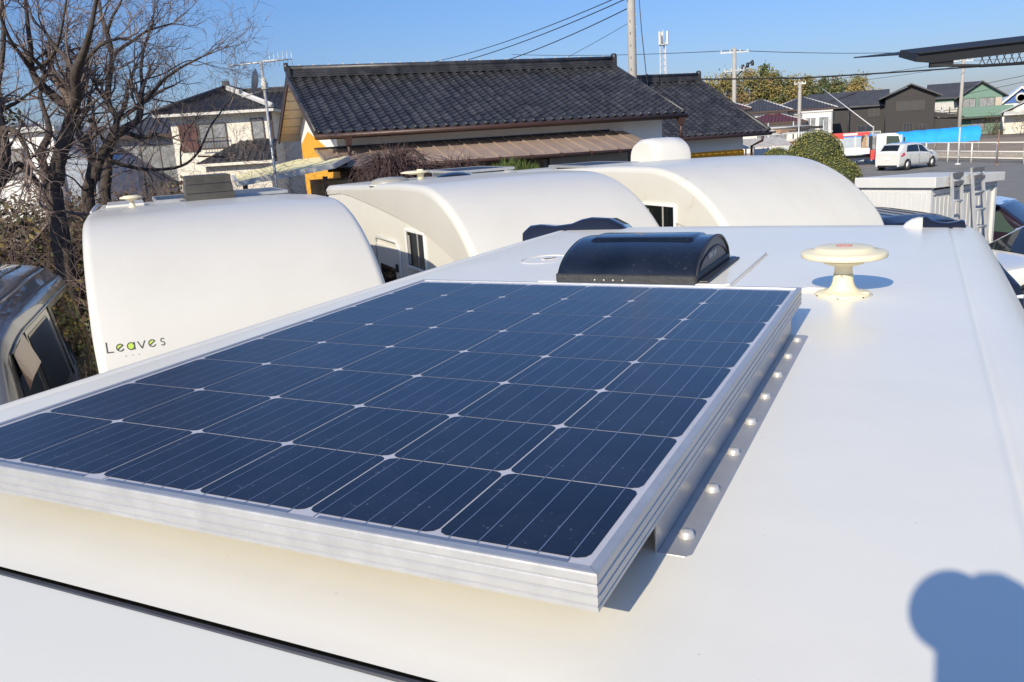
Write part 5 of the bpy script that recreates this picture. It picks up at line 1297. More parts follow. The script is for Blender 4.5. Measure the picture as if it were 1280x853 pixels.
m = MB(); m.add([(2.105, -.75, 1.12), (2.105, .75, 1.12), (1.88, .7, 1.8), (1.88, -.7, 1.8)], [(0, 1, 2, 3)]); m.build('windscreen', M_glass, t)
m = MB(); m.bx((.443, -.5, 1.3), (.449, .5, 1.75)); m.build('rear_window', M_glass, t)
m = MB(); m.bx((-2.6, -.86, .75), (.05, .86, .80)); bd = m.build('flatbed', tp, t)
for y in (-.86, .83): m = MB(); m.bx((-2.6, y, .80), (.05, y+.03, 1.12)); m.build('side_board', tp, bd)
m = MB(); m.bx((-2.63, -.86, .78), (-2.6, .86, 1.12)); m.build('tailgate', tp, bd)
m = MB()
for x in (-.15,):
    m.tube([(x, -.8, .8), (x, -.8, 1.75), (x, -.6, 1.92), (x, .6, 1.92), (x, .8, 1.75), (x, .8, .8)], .05, 6)
for k in range(5): m.bx((-.17, -.7+k*.30, .8), (-.12, -.55+k*.30, 1.86))
m.build('headboard', mat('tan_boards', (.50, .34, .22), .8, var=.3, vscale=3), t)
m = MB(); m.bx((.12, -.9, .35), (.36, -.68, .98)); m.build('outrigger', M_cr, t, bevel=.02); m = MB(); m.bx((.12, .68, .35), (.36, .9, .98)); m.build('outrigger', M_cr, t, bevel=.02)
m = MB(); m.bx((.16, -.14, .6), (.34, .14, 1.86)); m.build('crane_column', M_dark, t, bevel=.02)
m = MB(); m.box((-1.1, -.0, 2.02), (2.5, .24, .24)); m.box((-1.9, 0, 1.86), (.9, .16, .2)); cb_ = m.build('crane_boom', M_cr, t, bevel=.02)
m = MB(); m.bx((-1.5, -.124, 1.95), (-.6, -.121, 2.1)); m.build('boom_lettering', M_white, cb_)
m = MB(); m.tube([(-2.4, 0, 2.1), (-3.3, .2, 2.65)], .06, 6); m.build('boom_tip', M_white, t)
m = MB(); m.bx((-2.6, -.45, .42), (2.0, .45, .62)); m.bx((-2.62, -.8, .4), (-2.55, .8, .62)); m.build('chassis', M_dark, t)
for x in (1.45, -1.7):
    for y in (-.72, .72): wheel(t, (x, y, .34), .34, .22, M_white)
for s in (-1, 1): slab(t, 'tail_lamp', M_red, (-2.64, s*.7-.1, .5), (-2.62, s*.7+.1, .6))
TREES = [
 [
  [ (-12.19,8.36,-0.10,0.176), (-12.19,8.36,2.68,0.130), (-12.15,8.43,3.14,0.120), (-12.10,8.51,3.45,0.115), (-11.94,8.63,3.87,0.110), (-11.84,8.72,4.16,0.100) ],
  [ (-11.84,8.72,4.16,0.080), (-12.03,8.56,4.42,0.070), (-12.12,8.44,4.60,0.070), (-12.17,8.39,4.80,0.050), (-12.07,8.36,5.12,0.040), (-12.01,8.35,5.51,0.030), (-11.93,8.35,6.01,0.020) ],
  [ (-11.84,8.72,4.16,0.080), (-11.52,8.59,4.40,0.080), (-11.28,8.44,4.68,0.070), (-10.89,8.36,4.98,0.050), (-10.58,8.24,5.18,0.040), (-10.49,8.31,5.48,0.030), (-10.14,8.20,5.82,0.020) ],
  [ (-11.28,8.44,4.68,0.050), (-11.45,8.45,4.93,0.040), (-11.64,8.45,5.10,0.030), (-11.75,8.41,5.32,0.020) ],
  [ (-11.28,8.44,4.68,0.050), (-11.13,8.58,4.90,0.030), (-10.94,8.73,5.09,0.025), (-10.76,8.90,5.16,0.020) ],
  [ (-12.17,8.39,4.80,0.040), (-12.04,8.16,5.01,0.030), (-11.96,7.97,5.22,0.025), (-11.87,7.83,5.51,0.020) ],
  [ (-12.25,8.33,2.84,0.090), (-12.49,8.51,3.27,0.070), (-12.71,8.68,3.59,0.060), (-12.70,8.88,3.90,0.050), (-12.90,8.99,4.30,0.040), (-13.18,9.20,4.57,0.035), (-13.14,9.38,4.90,0.025), (-12.98,9.52,5.27,0.020) ],
  [ (-12.17,8.39,4.80,0.030), (-11.83,8.46,4.93,0.025), (-11.57,8.49,5.19,0.020), (-11.31,8.44,5.50,0.016), (-11.13,8.46,5.87,0.012) ],
 ],
 [
  [ (-12.77,9.41,-0.10,0.149), (-12.77,9.41,2.58,0.110), (-12.72,9.49,3.04,0.100), (-12.66,9.57,3.41,0.090), (-12.79,9.60,3.69,0.080) ],
  [ (-12.79,9.60,3.69,0.050), (-12.77,9.45,3.80,0.040), (-12.55,9.32,4.01,0.035), (-12.31,9.33,4.19,0.030), (-12.06,9.25,4.45,0.022) ],
  [ (-12.61,9.49,3.08,0.090), (-12.57,9.67,3.47,0.085), (-12.54,9.89,3.69,0.080), (-12.36,10.01,3.88,0.070), (-12.18,10.22,4.04,0.060), (-12.22,10.38,4.32,0.055) ],
  [ (-12.25,9.67,3.69,0.060), (-12.23,9.83,4.05,0.050), (-12.43,9.89,4.36,0.050), (-12.46,10.00,4.73,0.050), (-12.51,10.19,5.14,0.045), (-12.55,10.20,5.51,0.040), (-12.89,10.43,5.88,0.030), (-13.08,10.60,6.36,0.020) ],
  [ (-12.51,10.19,5.14,0.035), (-12.59,10.49,5.29,0.030), (-12.46,10.68,5.43,0.025), (-12.44,11.01,5.61,0.020), (-12.44,11.58,5.77,0.015) ],
  [ (-12.22,10.38,4.32,0.040), (-12.29,10.54,4.62,0.035), (-12.39,10.65,4.91,0.030), (-12.45,10.84,5.27,0.025), (-12.36,10.94,5.57,0.018) ],
  [ (-12.22,10.38,4.32,0.040), (-11.84,10.40,4.53,0.030), (-11.52,10.36,4.69,0.025), (-11.02,10.29,4.83,0.020), (-10.69,10.42,4.96,0.015) ],
  [ (-12.36,10.01,3.88,0.045), (-11.89,9.98,3.74,0.040), (-11.34,9.83,3.76,0.030), (-11.00,9.81,3.69,0.020) ],
  [ (-12.55,10.20,5.51,0.030), (-12.32,10.16,5.74,0.025), (-12.10,10.17,5.93,0.020), (-11.87,10.19,6.19,0.015) ],
  [ (-12.43,9.89,4.36,0.035), (-12.38,9.68,4.56,0.025), (-12.15,9.44,4.75,0.020), (-12.17,9.31,4.94,0.015) ],
 ],
 [
  [ (-13.19,10.10,-0.10,0.121), (-13.19,10.10,2.52,0.090), (-13.12,10.19,3.19,0.085), (-13.05,10.27,3.68,0.070), (-13.02,10.38,3.88,0.060), (-12.89,10.44,4.14,0.050), (-12.80,10.58,4.39,0.040), (-12.79,10.67,4.67,0.032), (-12.65,10.74,4.97,0.025) ],
  [ (-13.05,10.17,3.40,0.050), (-12.93,10.50,3.26,0.045), (-12.78,10.89,3.17,0.040), (-12.40,11.24,3.20,0.035), (-12.37,11.69,3.44,0.030), (-12.24,11.94,3.88,0.025), (-12.47,12.57,4.22,0.020), (-12.42,12.90,4.53,0.014) ],
  [ (-12.40,11.24,3.20,0.025), (-12.36,11.26,3.53,0.020), (-12.24,11.32,3.82,0.016) ],
  [ (-11.58,10.90,3.36,0.022), (-11.09,10.93,3.33,0.018), (-10.72,11.02,3.26,0.012) ],
  [ (-13.05,10.27,3.68,0.040), (-12.96,10.02,3.85,0.030), (-12.70,9.77,4.08,0.025), (-12.59,9.69,4.27,0.018) ],
  [ (-12.79,10.67,4.67,0.024), (-12.72,10.98,4.78,0.020), (-12.57,11.33,4.89,0.017), (-12.27,11.68,5.11,0.014), (-11.99,11.91,5.01,0.010) ],
 ],
 [
  [ (-12.25,7.21,-0.10,0.149), (-12.25,7.21,2.36,0.110), (-12.10,7.36,3.04,0.100), (-11.97,7.48,3.44,0.090), (-11.95,7.56,3.66,0.080), (-11.95,7.57,3.95,0.070) ],
  [ (-11.95,7.57,3.95,0.050), (-12.02,7.64,4.18,0.045), (-12.11,7.72,4.47,0.040), (-12.04,7.83,4.86,0.035), (-12.03,7.95,5.31,0.030), (-12.05,8.05,5.88,0.020) ],
  [ (-11.95,7.57,3.95,0.050), (-11.63,7.56,3.87,0.040), (-11.50,7.56,3.70,0.035), (-11.24,7.41,3.47,0.030) ],
  [ (-12.02,7.64,4.18,0.035), (-12.07,7.85,4.27,0.030), (-12.32,8.16,4.34,0.025), (-12.23,8.28,4.45,0.020) ],
  [ (-12.10,7.36,3.04,0.060), (-12.08,7.61,3.24,0.050), (-12.12,7.85,3.42,0.045), (-12.24,8.21,3.07,0.040), (-12.29,8.46,2.67,0.040) ],
 ],
]

# ================================================================== VEGETATION
M_bark = mat('grey_brown_bark', (0.060, 0.046, 0.038), 0.9, var=.4, vscale=12, bump=.6, bscale=25)
M_twig = mat('pinkish_twig', (0.17, 0.125, 0.105), 0.85, var=.25, vscale=6)
rnd = random.Random(5)
def rv(k=1.0): return Vector((rnd.gauss(0, k), rnd.gauss(0, k), rnd.gauss(0, k)))
def grow(mb, p, d, length, rad, lvl, maxl, trop, kids, spread=.8):
    n = 5 if lvl < maxl else 4
    pts = [p.copy()]; rs = [rad]; dd = d.normalized()
    for i in range(n):
        dd = (dd + rv(.17) + Vector((0, 0, trop[lvl]*(.4+i*.3)))).normalized()
        pts.append(pts[-1]+dd*length/n); rs.append(rad*(1-.78*(i+1)/n))
    mb.tube(pts, rs, 5 if rad > .018 else 3, 0, smooth=rad > .018, cap=False)
    if lvl < maxl:
        for k in range(kids[lvl]):
            f = rnd.uniform(.25, 1.0); i = min(int(f*n), n-1); q = pts[i].lerp(pts[i+1], f*n-i)
            t = (pts[i+1]-pts[i]).normalized(); o = rv(1); o = (o-t*o.dot(t)).normalized()
            grow(mb, q, t*.75+o*spread+Vector((0, 0, .1)), length*rnd.uniform(.42, .72), max(.0035, rad*(1-.7*f)*.62), lvl+1, maxl, trop, kids, spread)
LAB = {'A': 'big bare tree with forked trunk standing behind the silver van', 'B': 'bare twin stemmed tree between the forked one and the cream house',
       'C': 'bare spreading tree with long limbs reaching in front of the cream house', 'D': 'bare tree cut by the left edge of the picture'}
for key, limbs in zip('ABCD', TREES):
    base = limbs[0][0]; b0 = Vector(base[:3]); b0.z = 0
    t = thing('bare_tree', LAB[key], 'tree', b0, 0, 'bare trees at the left')
    tm = MB(); cm = MB()
    for P in limbs:
        pts = [Vector(p[:3])-b0 for p in P]; rs = [p[3]*(.72 if key == 'C' and p[3] < .05 else 1) for p in P]
        # gentle smoothing and knots
        sp_, sr = [], []
        for i in range(len(pts)-1):
            p0, p1, p2, p3 = pts[max(i-1, 0)], pts[i], pts[i+1], pts[min(i+2, len(pts)-1)]
            for k in range(4):
                f = k/4; sp_.append(.5*((2*p1)+(-p0+p2)*f+(2*p0-5*p1+4*p2-p3)*f*f+(-p0+3*p1-3*p2+p3)*f**3)); sr.append(lerp(rs[i], rs[i+1], f)*rnd.uniform(.92, 1.1))
        sp_.append(pts[-1]); sr.append(rs[-1])
        tm.tube(sp_, sr, 9)
        Lt_ = sum((b-a).length for a, b in zip(sp_[:-1], sp_[1:]))
        cnt = int(Lt_*(1.9 if key == 'C' else 2.9))+2
        for k in range(cnt):
            i = rnd.randrange(2, len(sp_)-1); q = sp_[i]
            if q.z < 2.5: continue
            tt = (sp_[i+1]-sp_[i]).normalized(); o = rv(1); o = (o-tt*o.dot(tt)).normalized()
            grow(cm, q, tt*.55+o*.8+Vector((0, 0, .25)), rnd.uniform(.5, 1.15), min(.020, sr[i]*.45), 0, 2, (.06, -.02, -.10), (5, 3), .7)
        e = sp_[-1]; tt = (sp_[-1]-sp_[-3]).normalized()
        for k in range(4): grow(cm, e, tt+rv(.35), rnd.uniform(.6, 1.1), rs[-1]*.8, 0, 2, (.05, -.03, -.10), (5, 4))
    tm.build('trunk', M_bark, t); cm.build('crown', M_twig, t)
def leaf(mb, p, s, mi, n=None):
    a = rv(1).normalized(); b = a.orthogonal().normalized()
    if n is not None: a = (n.orthogonal()+rv(.5)).normalized(); b = n.cross(a).normalized()
    mb.add([p-a*s*.5, p+b*s*.28, p+a*s*.5, p-b*s*.28], [(0, 1, 2, 3)], mi)
LEAFM = [mat('olive_leaf', (.055, .065, .018), .6), mat('dry_leaf', (.075, .046, .024), .7), mat('yellow_leaf', (.20, .15, .03), .6)]
def thicket(label, x, y, r, h, nst, nleaf, mixw, name='shrub', group='bare undergrowth at the left', dens=(6, 4), lean=None, twig=None):
    t = thing(name, label, 'shrub', (x, y, 0), 0, group); m = MB()
    for k in range(nst):
        a = rnd.uniform(0, 6.28); rr = r*.6*math.sqrt(rnd.random()); d = Vector((math.cos(a)*.5, math.sin(a)*.5, 1.0))+rv(.2)
        grow(m, Vector((rr*math.cos(a), rr*math.sin(a), 0)), d, h*rnd.uniform(.65, 1.0), rnd.uniform(.012, .026), 0, 2, (.0, -.05, -.12), dens, .9)
    m.build('branches', twig or M_twig, t)
    if nleaf:
        m = MB()
        for k in range(nleaf):
            a = rnd.uniform(0, 6.28); rr = r*math.sqrt(rnd.random()); z = h*(rnd.random()**.8)*math.sqrt(max(.05, 1-(rr/(r*1.1))**2))
            leaf(m, Vector((rr*math.cos(a), rr*math.sin(a), z)), rnd.uniform(.06, .15), rnd.choices((0, 1, 2), mixw)[0])
        m.build('foliage', LEAFM, t)
SH = [('leafless shrub with yellowing leaves just behind the silver van roof', -11.6, 9.6, 1.5, 2.6, 34, 4200, (3, 6, 1.2)),
      ('brown tangled shrub at the far left below the tree cut by the edge', -14.4, 8.7, 1.7, 2.9, 34, 5200, (2, 7, .6)),
      ('dense brown shrub between the trunks of the bare trees', -14.6, 11.2, 1.8, 2.8, 34, 4600, (2, 7, .5)),
      ('twiggy grey shrub under the twin stemmed tree', -12.9, 11.8, 1.6, 2.75, 28, 900, (3, 4, 1)),
      ('tangled bare shrub left of the smoky roof box below the cream house', -12.4, 13.6, 1.5, 2.7, 28, 500, (3, 5, 0)),
      ('bare brown shrub farther back between the white house and the cream house', -16.6, 14.6, 2.0, 2.9, 28, 1000, (3, 5, 0)),
      ('brown shrub behind the left tree in front of the white house', -17.5, 11.6, 2.3, 2.75, 34, 5200, (2, 7, .4)),
      ('tall brown thicket farther back under the white house', -20.5, 14.2, 2.6, 2.8, 30, 5200, (2, 7, .3)),
      ('brown thicket in front of the blue grey annex', -19.0, 17.5, 2.2, 2.8, 30, 3600, (2, 6, .3)),
      ('dry leafy shrub beside the rear of the silver van', -13.6, 7.3, 1.3, 2.5, 28, 4000, (3, 6, 1.2)),
      ('olive shrub with yellow leaves between the silver van and the camper', -10.2, 8.3, .9, 2.2, 20, 1700, (5, 2, 3))]
for a in SH: thicket(*a)
M_wine = mat('wine_brown_twig', (0.075, 0.045, 0.045), 0.85, var=.25, vscale=6)
def cane_bush(label, x, y, zc, R_, top, n):
    t = thing('bare_bush', label, 'shrub', (x, y, 0)); m = MB(); m.tube([(0, 0, 0), (.03, .02, zc*.6), (0, 0, zc)], [.10, .08, .09], 8); m.build('trunk', M_bark, t); m = MB()
    for k in range(n):
        a = rnd.uniform(0, 6.283); rr = R_*rnd.uniform(.35, 1.1); hh = (top-zc)*rnd.uniform(.45, 1.15); pts = []; w1, w2 = rnd.uniform(-.5, .5), rnd.uniform(-.3, .3)
        for i in range(9):
            f = i/8; aa = a+w1*f; q = rr*f**1.1; z = zc+hh*(4*f*(1-f)*.75+f*.25)+w2*f*f*.3
            pts.append(Vector((q*math.cos(aa), q*math.sin(aa), z))+rv(.012))
        r0 = rnd.uniform(.008, .014); m.tube(pts, [r0*(1-.6*i/8) for i in range(9)], 4, cap=False)
        for j in range(5):
            i = rnd.randrange(2, 8); d = (pts[i+1]-pts[i]).normalized()+rv(.45)+Vector((0, 0, .1)); p = pts[i]; tw = [p]
            for _ in range(4): d = (d+rv(.15)+Vector((0, 0, -.10))).normalized(); tw.append(tw[-1]+d*rnd.uniform(.05, .13))
            m.tube(tw, [.0065, .006, .0055, .005, .004], 3, cap=False)
    m.build('branches', M_wine, t)
cane_bush('rounded bare bush of arching wine brown canes in front of the brown lean-to roof', -8.98, 13.2, 2.45, 1.0, 3.25, 130)
cane_bush('smaller bare cane bush right of the arching one below the lean-to roof', -8.05, 14.2, 2.35, .65, 2.95, 60)
def spiky(label, x, y, r, z0, h):
    t = thing('conifer_shrub', label, 'shrub', (x, y, 0), 0, 'green shrubs below the lean-to'); m = MB()
    for k in range(1500):
        a = rnd.uniform(0, 6.28); rr = r*math.sqrt(rnd.random()); zz = z0+(h)*math.sqrt(max(0, 1-(rr/r)**2))*rnd.uniform(.3, 1)
        p = Vector((rr*math.cos(a), rr*math.sin(a), zz)); d = (Vector((math.cos(a)*rr/r*.8, math.sin(a)*rr/r*.8, 1))+rv(.25)).normalized()*rnd.uniform(.10, .2); s = d.orthogonal().normalized()*.008
        m.add([p-s, p+s, p+d], [(0, 1, 2)], rnd.choices((0, 1), (3, 2))[0])
    m.build('foliage', [mat('fresh_needle', (.11, .15, .03), .6), mat('dark_needle', (.05, .08, .02), .6)], t)  # lighter and darker green needles, mixed at random
    m = MB(); m.tube([(0, 0, 0), (0, 0, z0+h*.5)], .06, 6)
    for k in range(8): a = k*.8; m.tube([(0, 0, z0-.1), (r*.7*math.cos(a), r*.7*math.sin(a), z0+h*.4)], .02, 4)
    m.build('trunk', M_bark, t)
spiky('small spiky green shrub in front of the lean-to, left of the two', -8.62, 16.0, .42, 2.25, .45)
spiky('wider spiky green shrub in front of the lean-to, right of the two', -7.95, 16.45, .72, 2.2, .62)
# clipped topiary of merged domes
t = thing('topiary_bush', 'clipped round topiary of merged olive green domes beside the lot', 'shrub', (-2.92, 27.6, 0))
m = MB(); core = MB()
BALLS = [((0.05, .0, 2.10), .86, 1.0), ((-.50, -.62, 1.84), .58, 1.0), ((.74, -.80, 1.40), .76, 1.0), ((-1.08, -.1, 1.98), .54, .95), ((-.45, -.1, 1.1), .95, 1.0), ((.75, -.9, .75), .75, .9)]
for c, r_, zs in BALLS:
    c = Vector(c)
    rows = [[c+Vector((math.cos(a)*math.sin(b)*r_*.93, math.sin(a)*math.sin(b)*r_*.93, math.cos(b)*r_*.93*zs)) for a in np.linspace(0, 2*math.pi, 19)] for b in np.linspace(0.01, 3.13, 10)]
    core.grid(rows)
    for k in range(int(8500*r_*r_)):
        n_ = rv(1).normalized()
        if n_.z < -.5: continue
        q = Vector((n_.x*r_, n_.y*r_, n_.z*r_*zs)); p = c+q*rnd.uniform(.95, 1.015)
        if any(o is not c and ((p.x-o[0])**2+(p.y-o[1])**2+((p.z-o[2])/z2)**2) < (r2_*.92)**2 for o, r2_, z2 in BALLS if (Vector(o)-c).length > .01): continue
        leaf(m, p, rnd.uniform(.035, .065), rnd.choices((0, 1, 2), (6, 3, 1))[0], (n_+rv(.55)).normalized())
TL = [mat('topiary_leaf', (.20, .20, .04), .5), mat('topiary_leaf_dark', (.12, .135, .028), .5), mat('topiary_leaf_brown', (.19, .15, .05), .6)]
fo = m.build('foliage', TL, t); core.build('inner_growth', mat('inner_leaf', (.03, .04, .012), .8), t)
m = MB(); m.tube([(0, 0, 0), (.05, 0, 1.2)], [.12, .08], 8); m.build('trunk', M_bark, t)
thicket('low green hedge bush at the right foot of the topiary', -1.6, 26.3, .5, 1.45, 6, 900, (6, 2, 1), group=None)
# autumn trees far behind
AM = [mat('autumn_gold', (.30, .225, .07), .7), mat('autumn_olive', (.20, .185, .06), .7), mat('autumn_green', (.085, .11, .04), .7), mat('autumn_rust', (.25, .165, .075), .7)]
names = ['golden brown', 'olive gold', 'rusty', 'dark green', 'mixed olive and gold', 'pale gold', 'deep green', 'brown and green', 'tall narrow green', 'faded gold', 'russet']
AT = [(-36.5, 160, 3.0, 10.6, (6, 2, 1, 1), 'golden brown tree at the left end of the autumn row'), (-33.0, 161, 3.0, 11.5, (3, 5, 2, 1), 'olive gold tree behind the pole with crossarm'),
      (-29.2, 163, 3.2, 12.0, (5, 2, 2, 2), 'tall rusty gold tree right of the pole with crossarm'), (-27.6, 166, 1.4, 13.2, (0, 2, 7, 0), 'narrow dark green tree topping the autumn row'),
      (-25.6, 164, 2.8, 11.4, (2, 4, 3, 1), 'mixed olive tree left of the middle of the autumn row'), (-22.6, 166, 2.8, 10.2, (4, 3, 1, 2), 'faded brown tree in the middle of the autumn row'),
      (-20.2, 167, 2.3, 10.2, (2, 5, 2, 1), 'olive tree behind the hip roofs'), (-17.6, 168, 2.3, 9.6, (0, 2, 7, 1), 'dark green tree left of the thin grey pole'),
      (-15.2, 169, 2.4, 9.4, (1, 3, 6, 1), 'deep green tree right of the thin grey pole'), (-11.4, 170, 2.9, 9.5, (6, 2, 0, 3), 'pale gold tree at the right end of the autumn row above the charcoal roof'),
      (-24.2, 170, 2.5, 9.6, (1, 4, 4, 1), 'green brown tree half hidden behind the autumn row')]
for x, y, r_, h, wt, lb in AT:
    r_ *= 1.22
    t = thing('autumn_tree', lb, 'tree', (x, y, 0), 0, 'autumn trees beyond the roofs')
    m = MB(); m.tube([(0, 0, 0), (.1, 0, h*.5), (0, .1, h*.85)], [.28, .2, .05], 7)
    cl_ = []
    for k in range(26):
        f = k/25; z = h*lerp(.22, .95, f); rad = r_*(math.sin(math.pi*min(.97, .22+.75*f))**.7)*rnd.uniform(.5, .95); a = rnd.uniform(0, 6.28)
        c = Vector((rad*math.cos(a)*.75, rad*math.sin(a)*.75, z)); cl_.append(c); m.tube([(0, 0, z*.75), c], [.08, .03], 4)
    m.build('trunk', M_bark, t)
    m = MB()
    for c in cl_:
        cs = r_*rnd.uniform(.36, .52); ci = rnd.choices((0, 1, 2, 3), wt)[0]
        for k in range(170):
            p = c+Vector((rnd.gauss(0, .48), rnd.gauss(0, .48), rnd.gauss(0, .42)))*cs
            leaf(m, p, rnd.uniform(.28, .55), ci if rnd.random() < .7 else rnd.choices((0, 1, 2, 3), wt)[0])
    m.build('crown', AM, t)
# far evergreen at left edge, hedges and a planted strip near the far houses
t = thing('evergreen_tree', 'grey green evergreen at the left edge behind the bare trees', 'tree', (-31.5, 19.5, 0))
m = MB(); m.tube([(0, 0, 0), (0, 0, 4.5)], [.2, .08], 7); m.build('trunk', M_bark, t)
m = MB()
for k in range(2600):
    a = rnd.uniform(0, 6.28); z = rnd.uniform(1.5, 6.6); rr = 2.0*math.sqrt(rnd.random())*math.sqrt(max(.05, 1-((z-4)/2.7)**2))
    leaf(m, Vector((rr*math.cos(a), rr*math.sin(a), z)), rnd.uniform(.15, .3), rnd.choice((0, 0, 1)))
m.build('crown', [mat('grey_green_leaf', (.06, .075, .035), .7), LEAFM[1]], t)
for lb, x, y, r_, h, mx in (('small bare garden tree in front of the green house', 6.6, 112.5, .9, 2.6, (1, 6, 0)), ('pruned bare garden tree before the low cream house', 9.4, 108.5, 1.0, 2.8, (2, 5, 0)), ('round green garden shrub below the green house balcony', 7.4, 111.8, .7, 1.4, (7, 1, 0))):
    thicket(lb, x, y, r_, h, 10, 500, mx, name='garden_shrub', group=None, dens=(4, 3))

# ================================================================== PHOTOGRAPHER (outside the frame; casts the shadow on the roof)
def skin_chain(verts, edges, rad, root=0, sub=1):
    me = bpy.data.meshes.new('tmp_skin'); me.from_pydata(verts, edges, [])
    o = bpy.data.objects.new('tmp_skin', me); COL.objects.link(o)
    md = o.modifiers.new('skin', 'SKIN'); md.use_smooth_shade = True
    sv = me.skin_vertices[0].data
    for i, r_ in enumerate(rad): sv[i].radius = (r_, r_) if not isinstance(r_, tuple) else r_; sv[i].use_root = (i == root)
    s_ = o.modifiers.new('sub', 'SUBSURF'); s_.levels = sub; s_.render_levels = sub
    dg = bpy.context.evaluated_depsgraph_get(); ev = o.evaluated_get(dg); nm = bpy.data.meshes.new_from_object(ev)
    bpy.data.objects.remove(o, do_unlink=True)
    return nm
CR = Matrix((r2, fw, u2)).transposed()
def cl(x, y, z): return CAM + CR @ Vector((x, y, z))
HX, HY, HZ = .355, -.865, 3.40
LW, RW = cl(.072, -.095, -.125), cl(.115, -.15, -.055)
V = [(.38, -1.02, 2.52), (.38, -1.02, 2.72), (.375, -1.0, 2.92), (.37, -.96, 3.10), (.365, -.93, 3.19), (HX+.005, HY-.04, 3.28), (HX, HY, 3.39), (HX, HY, 3.46),
     (.24, -.97, 3.10), (.31, -.87, 2.90), tuple(LW), (.53, -.96, 3.10), (.60, -.90, 2.98), tuple(RW),
     (.28, -1.02, 2.44), (.27, -.98, 2.10), (.27, -1.02, 1.78), (.27, -.90, 1.735), (.48, -1.02, 2.44), (.49, -.96, 2.10), (.49, -1.02, 1.78), (.49, -.90, 1.735)]
E_ = [(0, 1), (1, 2), (2, 3), (3, 4), (4, 5), (5, 6), (6, 7), (3, 8), (8, 9), (9, 10), (3, 11), (11, 12), (12, 13), (0, 14), (14, 15), (15, 16), (16, 17), (0, 18), (18, 19), (19, 20), (20, 21)]
RD = [.15, .14, .15, .15, .07, .055, .09, .07, .07, .05, .036, .07, .05, .036, .10, .07, .05, .04, .10, .07, .05, .04]
nm = skin_chain(V, E_, RD, 0, 2)
for nme, c_ in (('skin_tone', (.55, .36, .27)), ('navy_jacket', (.03, .04, .07)), ('denim', (.05, .07, .12)), ('shoe_leather', (.05, .04, .035))):
    nm.materials.append(mat(nme, c_, .7))
nm.name = 'body'
for p in nm.polygons:
    c = p.center; z = c.z
    if z > 3.26 and abs(c.x-HX) < .10 and c.y < -.76: i = 0
    elif (c-Vector(V[10])).length < .05 or (c-Vector(V[13])).length < .05: i = 0
    elif z > 2.5: i = 1
    elif z > 1.82: i = 2
    else: i = 3
    p.material_index = i
t = thing('person', 'person in navy jacket standing on a stepladder and holding a camera to one eye', 'person', (.36, -.9, 0))
bo = bpy.data.objects.new('body', nm); COL.objects.link(bo); bo.parent = t; bo.location = (-.36, .9, 0)
m = MB(); m.lathe([(.094, -.03), (.098, .0), (.092, .05), (.06, .085), (0, .098)], 20, (HX-.36, HY+.9-.008, 3.44), sc=(.95, 1.12)); m.build('hair', mat('dark_hair', (.02, .016, .014), .6), t)
m = MB()
for s in (-1, 1): m.lathe([(0, -.014), (.012, -.008), (.014, 0), (.012, .008), (0, .014)], 10, (HX-.36+s*.032, HY+.9+.078, 3.405))
m.build('eyes', mat('eye_white', (.7, .7, .68), .3), t)
m = MB(); m.lathe([(.018, 0), (.012, .03), (0, .045)], 8, (HX-.36, HY+.9+.088, 3.365)); m.box((HX-.36, HY+.9+.082, 3.335), (.05, .014, .012))
for s in (-1, 1): m.lathe([(.0, -.012), (.028, -.008), (.032, 0), (.02, .01), (0, .012)], 12, (HX-.36+s*.092, HY+.9-.005, 3.39), 'X', sc=(.7, 1))
m.build('face', MATS['skin_tone'], t)
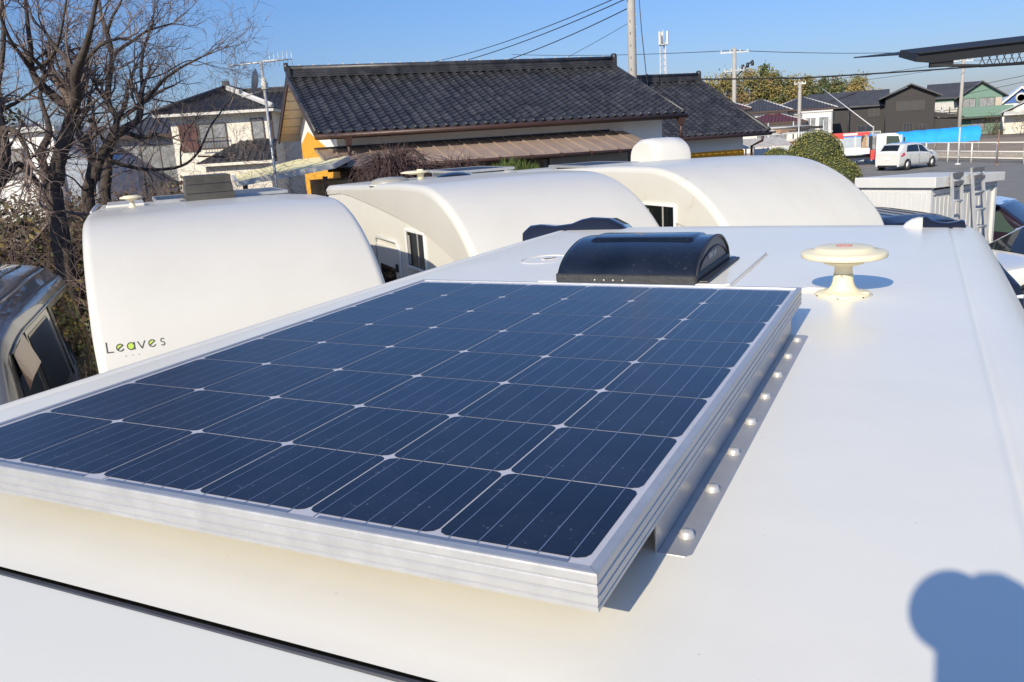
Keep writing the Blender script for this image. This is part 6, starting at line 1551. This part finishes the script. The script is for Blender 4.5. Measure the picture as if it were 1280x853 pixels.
def hand(root, wrist, palm, curls, side):
    vs_, es, rs = [], [], []
    def chain(pts, rr_):
        o = len(vs_); vs_.extend(pts); rs.extend(rr_); es.extend([(o+i, o+i+1) for i in range(len(pts)-1)])
    W_ = Vector(wrist); Pm = Vector(palm); o = MB()
    o.tube([W_, W_.lerp(Pm, .5), Pm], [.028, .038, .036], 10)
    for c in curls:
        pts = [Vector(q) for q in c]; o.tube(pts, [.0105, .0098, .009, .0078][:len(pts)], 8)
    o.build('hand', MATS['skin_tone'], root)
L0 = Vector((-.36, .9, 0))
hand(t, LW+L0, cl(.050, -.068, -.078)+L0, [[cl(.018, -.045-.015*k, -.060)+L0, cl(-.008, -.045-.014*k, -.046)+L0, cl(-.026, -.046-.013*k, -.026-.003*k)+L0] for k in range(4)] + [[cl(.025, -.07, -.066)+L0, cl(.046, -.055, -.040)+L0, cl(.045, -.048, -.012)+L0]], -1)
hand(t, RW+L0, cl(.105, -.10, -.02)+L0, [[cl(.104, -.075, .024-.019*k)+L0, cl(.090, -.046, .022-.019*k)+L0, cl(.062, -.043, .020-.019*k)+L0] for k in range(4)] + [[cl(.100, -.13, .0)+L0, cl(.082, -.148, .018)+L0, cl(.060, -.146, .026)+L0]], 1)
# camera in the hands
t = thing('camera', 'black camera held to the eye of the person on the stepladder', 'camera', CAM, 0)
rot = Matrix((r2, fw, u2)).transposed().to_4x4()
t.matrix_world = Matrix.Translation(CAM) @ rot
m = MB(); m.box((.012, -.105, -.01), (.128, .062, .088)); m.box((.0, -.10, .045), (.05, .06, .03), taper=(.6, .8)); m.box((.062, -.09, -.008), (.03, .07, .08)); m.build('camera_body', M_dark, t, bevel=.008)
m = MB(); m.lathe([(.033, -.078), (.035, -.045), (.037, -.036), (.038, -.02), (.038, -.004), (.036, -.003), (.034, -.012), (0, -.018)], 24, (0, 0, 0), 'Y'); m.build('lens', M_dark, t)
# stepladder under the photographer
t = thing('stepladder', 'aluminium stepladder under the person behind the camper', 'ladder', (.36, -.95, 0))
for x in (-.26, .26):
    for y0, y1 in ((-.55, -.08), (.42, .12)):
        m = MB(); m.tube([(x*1.25, y0, 0), (x, y1, 1.72)], .025, 5); m.build('rail', M_alu2, t)
m = MB(); m.bx((-.28, -.12, 1.66), (.28, .22, 1.70)); m.build('platform', M_alu2, t)
for k in range(5):
    f = (k+.7)/6; m = MB(); m.box((0, lerp(-.55, -.08, f), 1.72*f), (.58*(1.2-.2*f)*.95, .08, .03)); m.build('step', M_alu2, t)
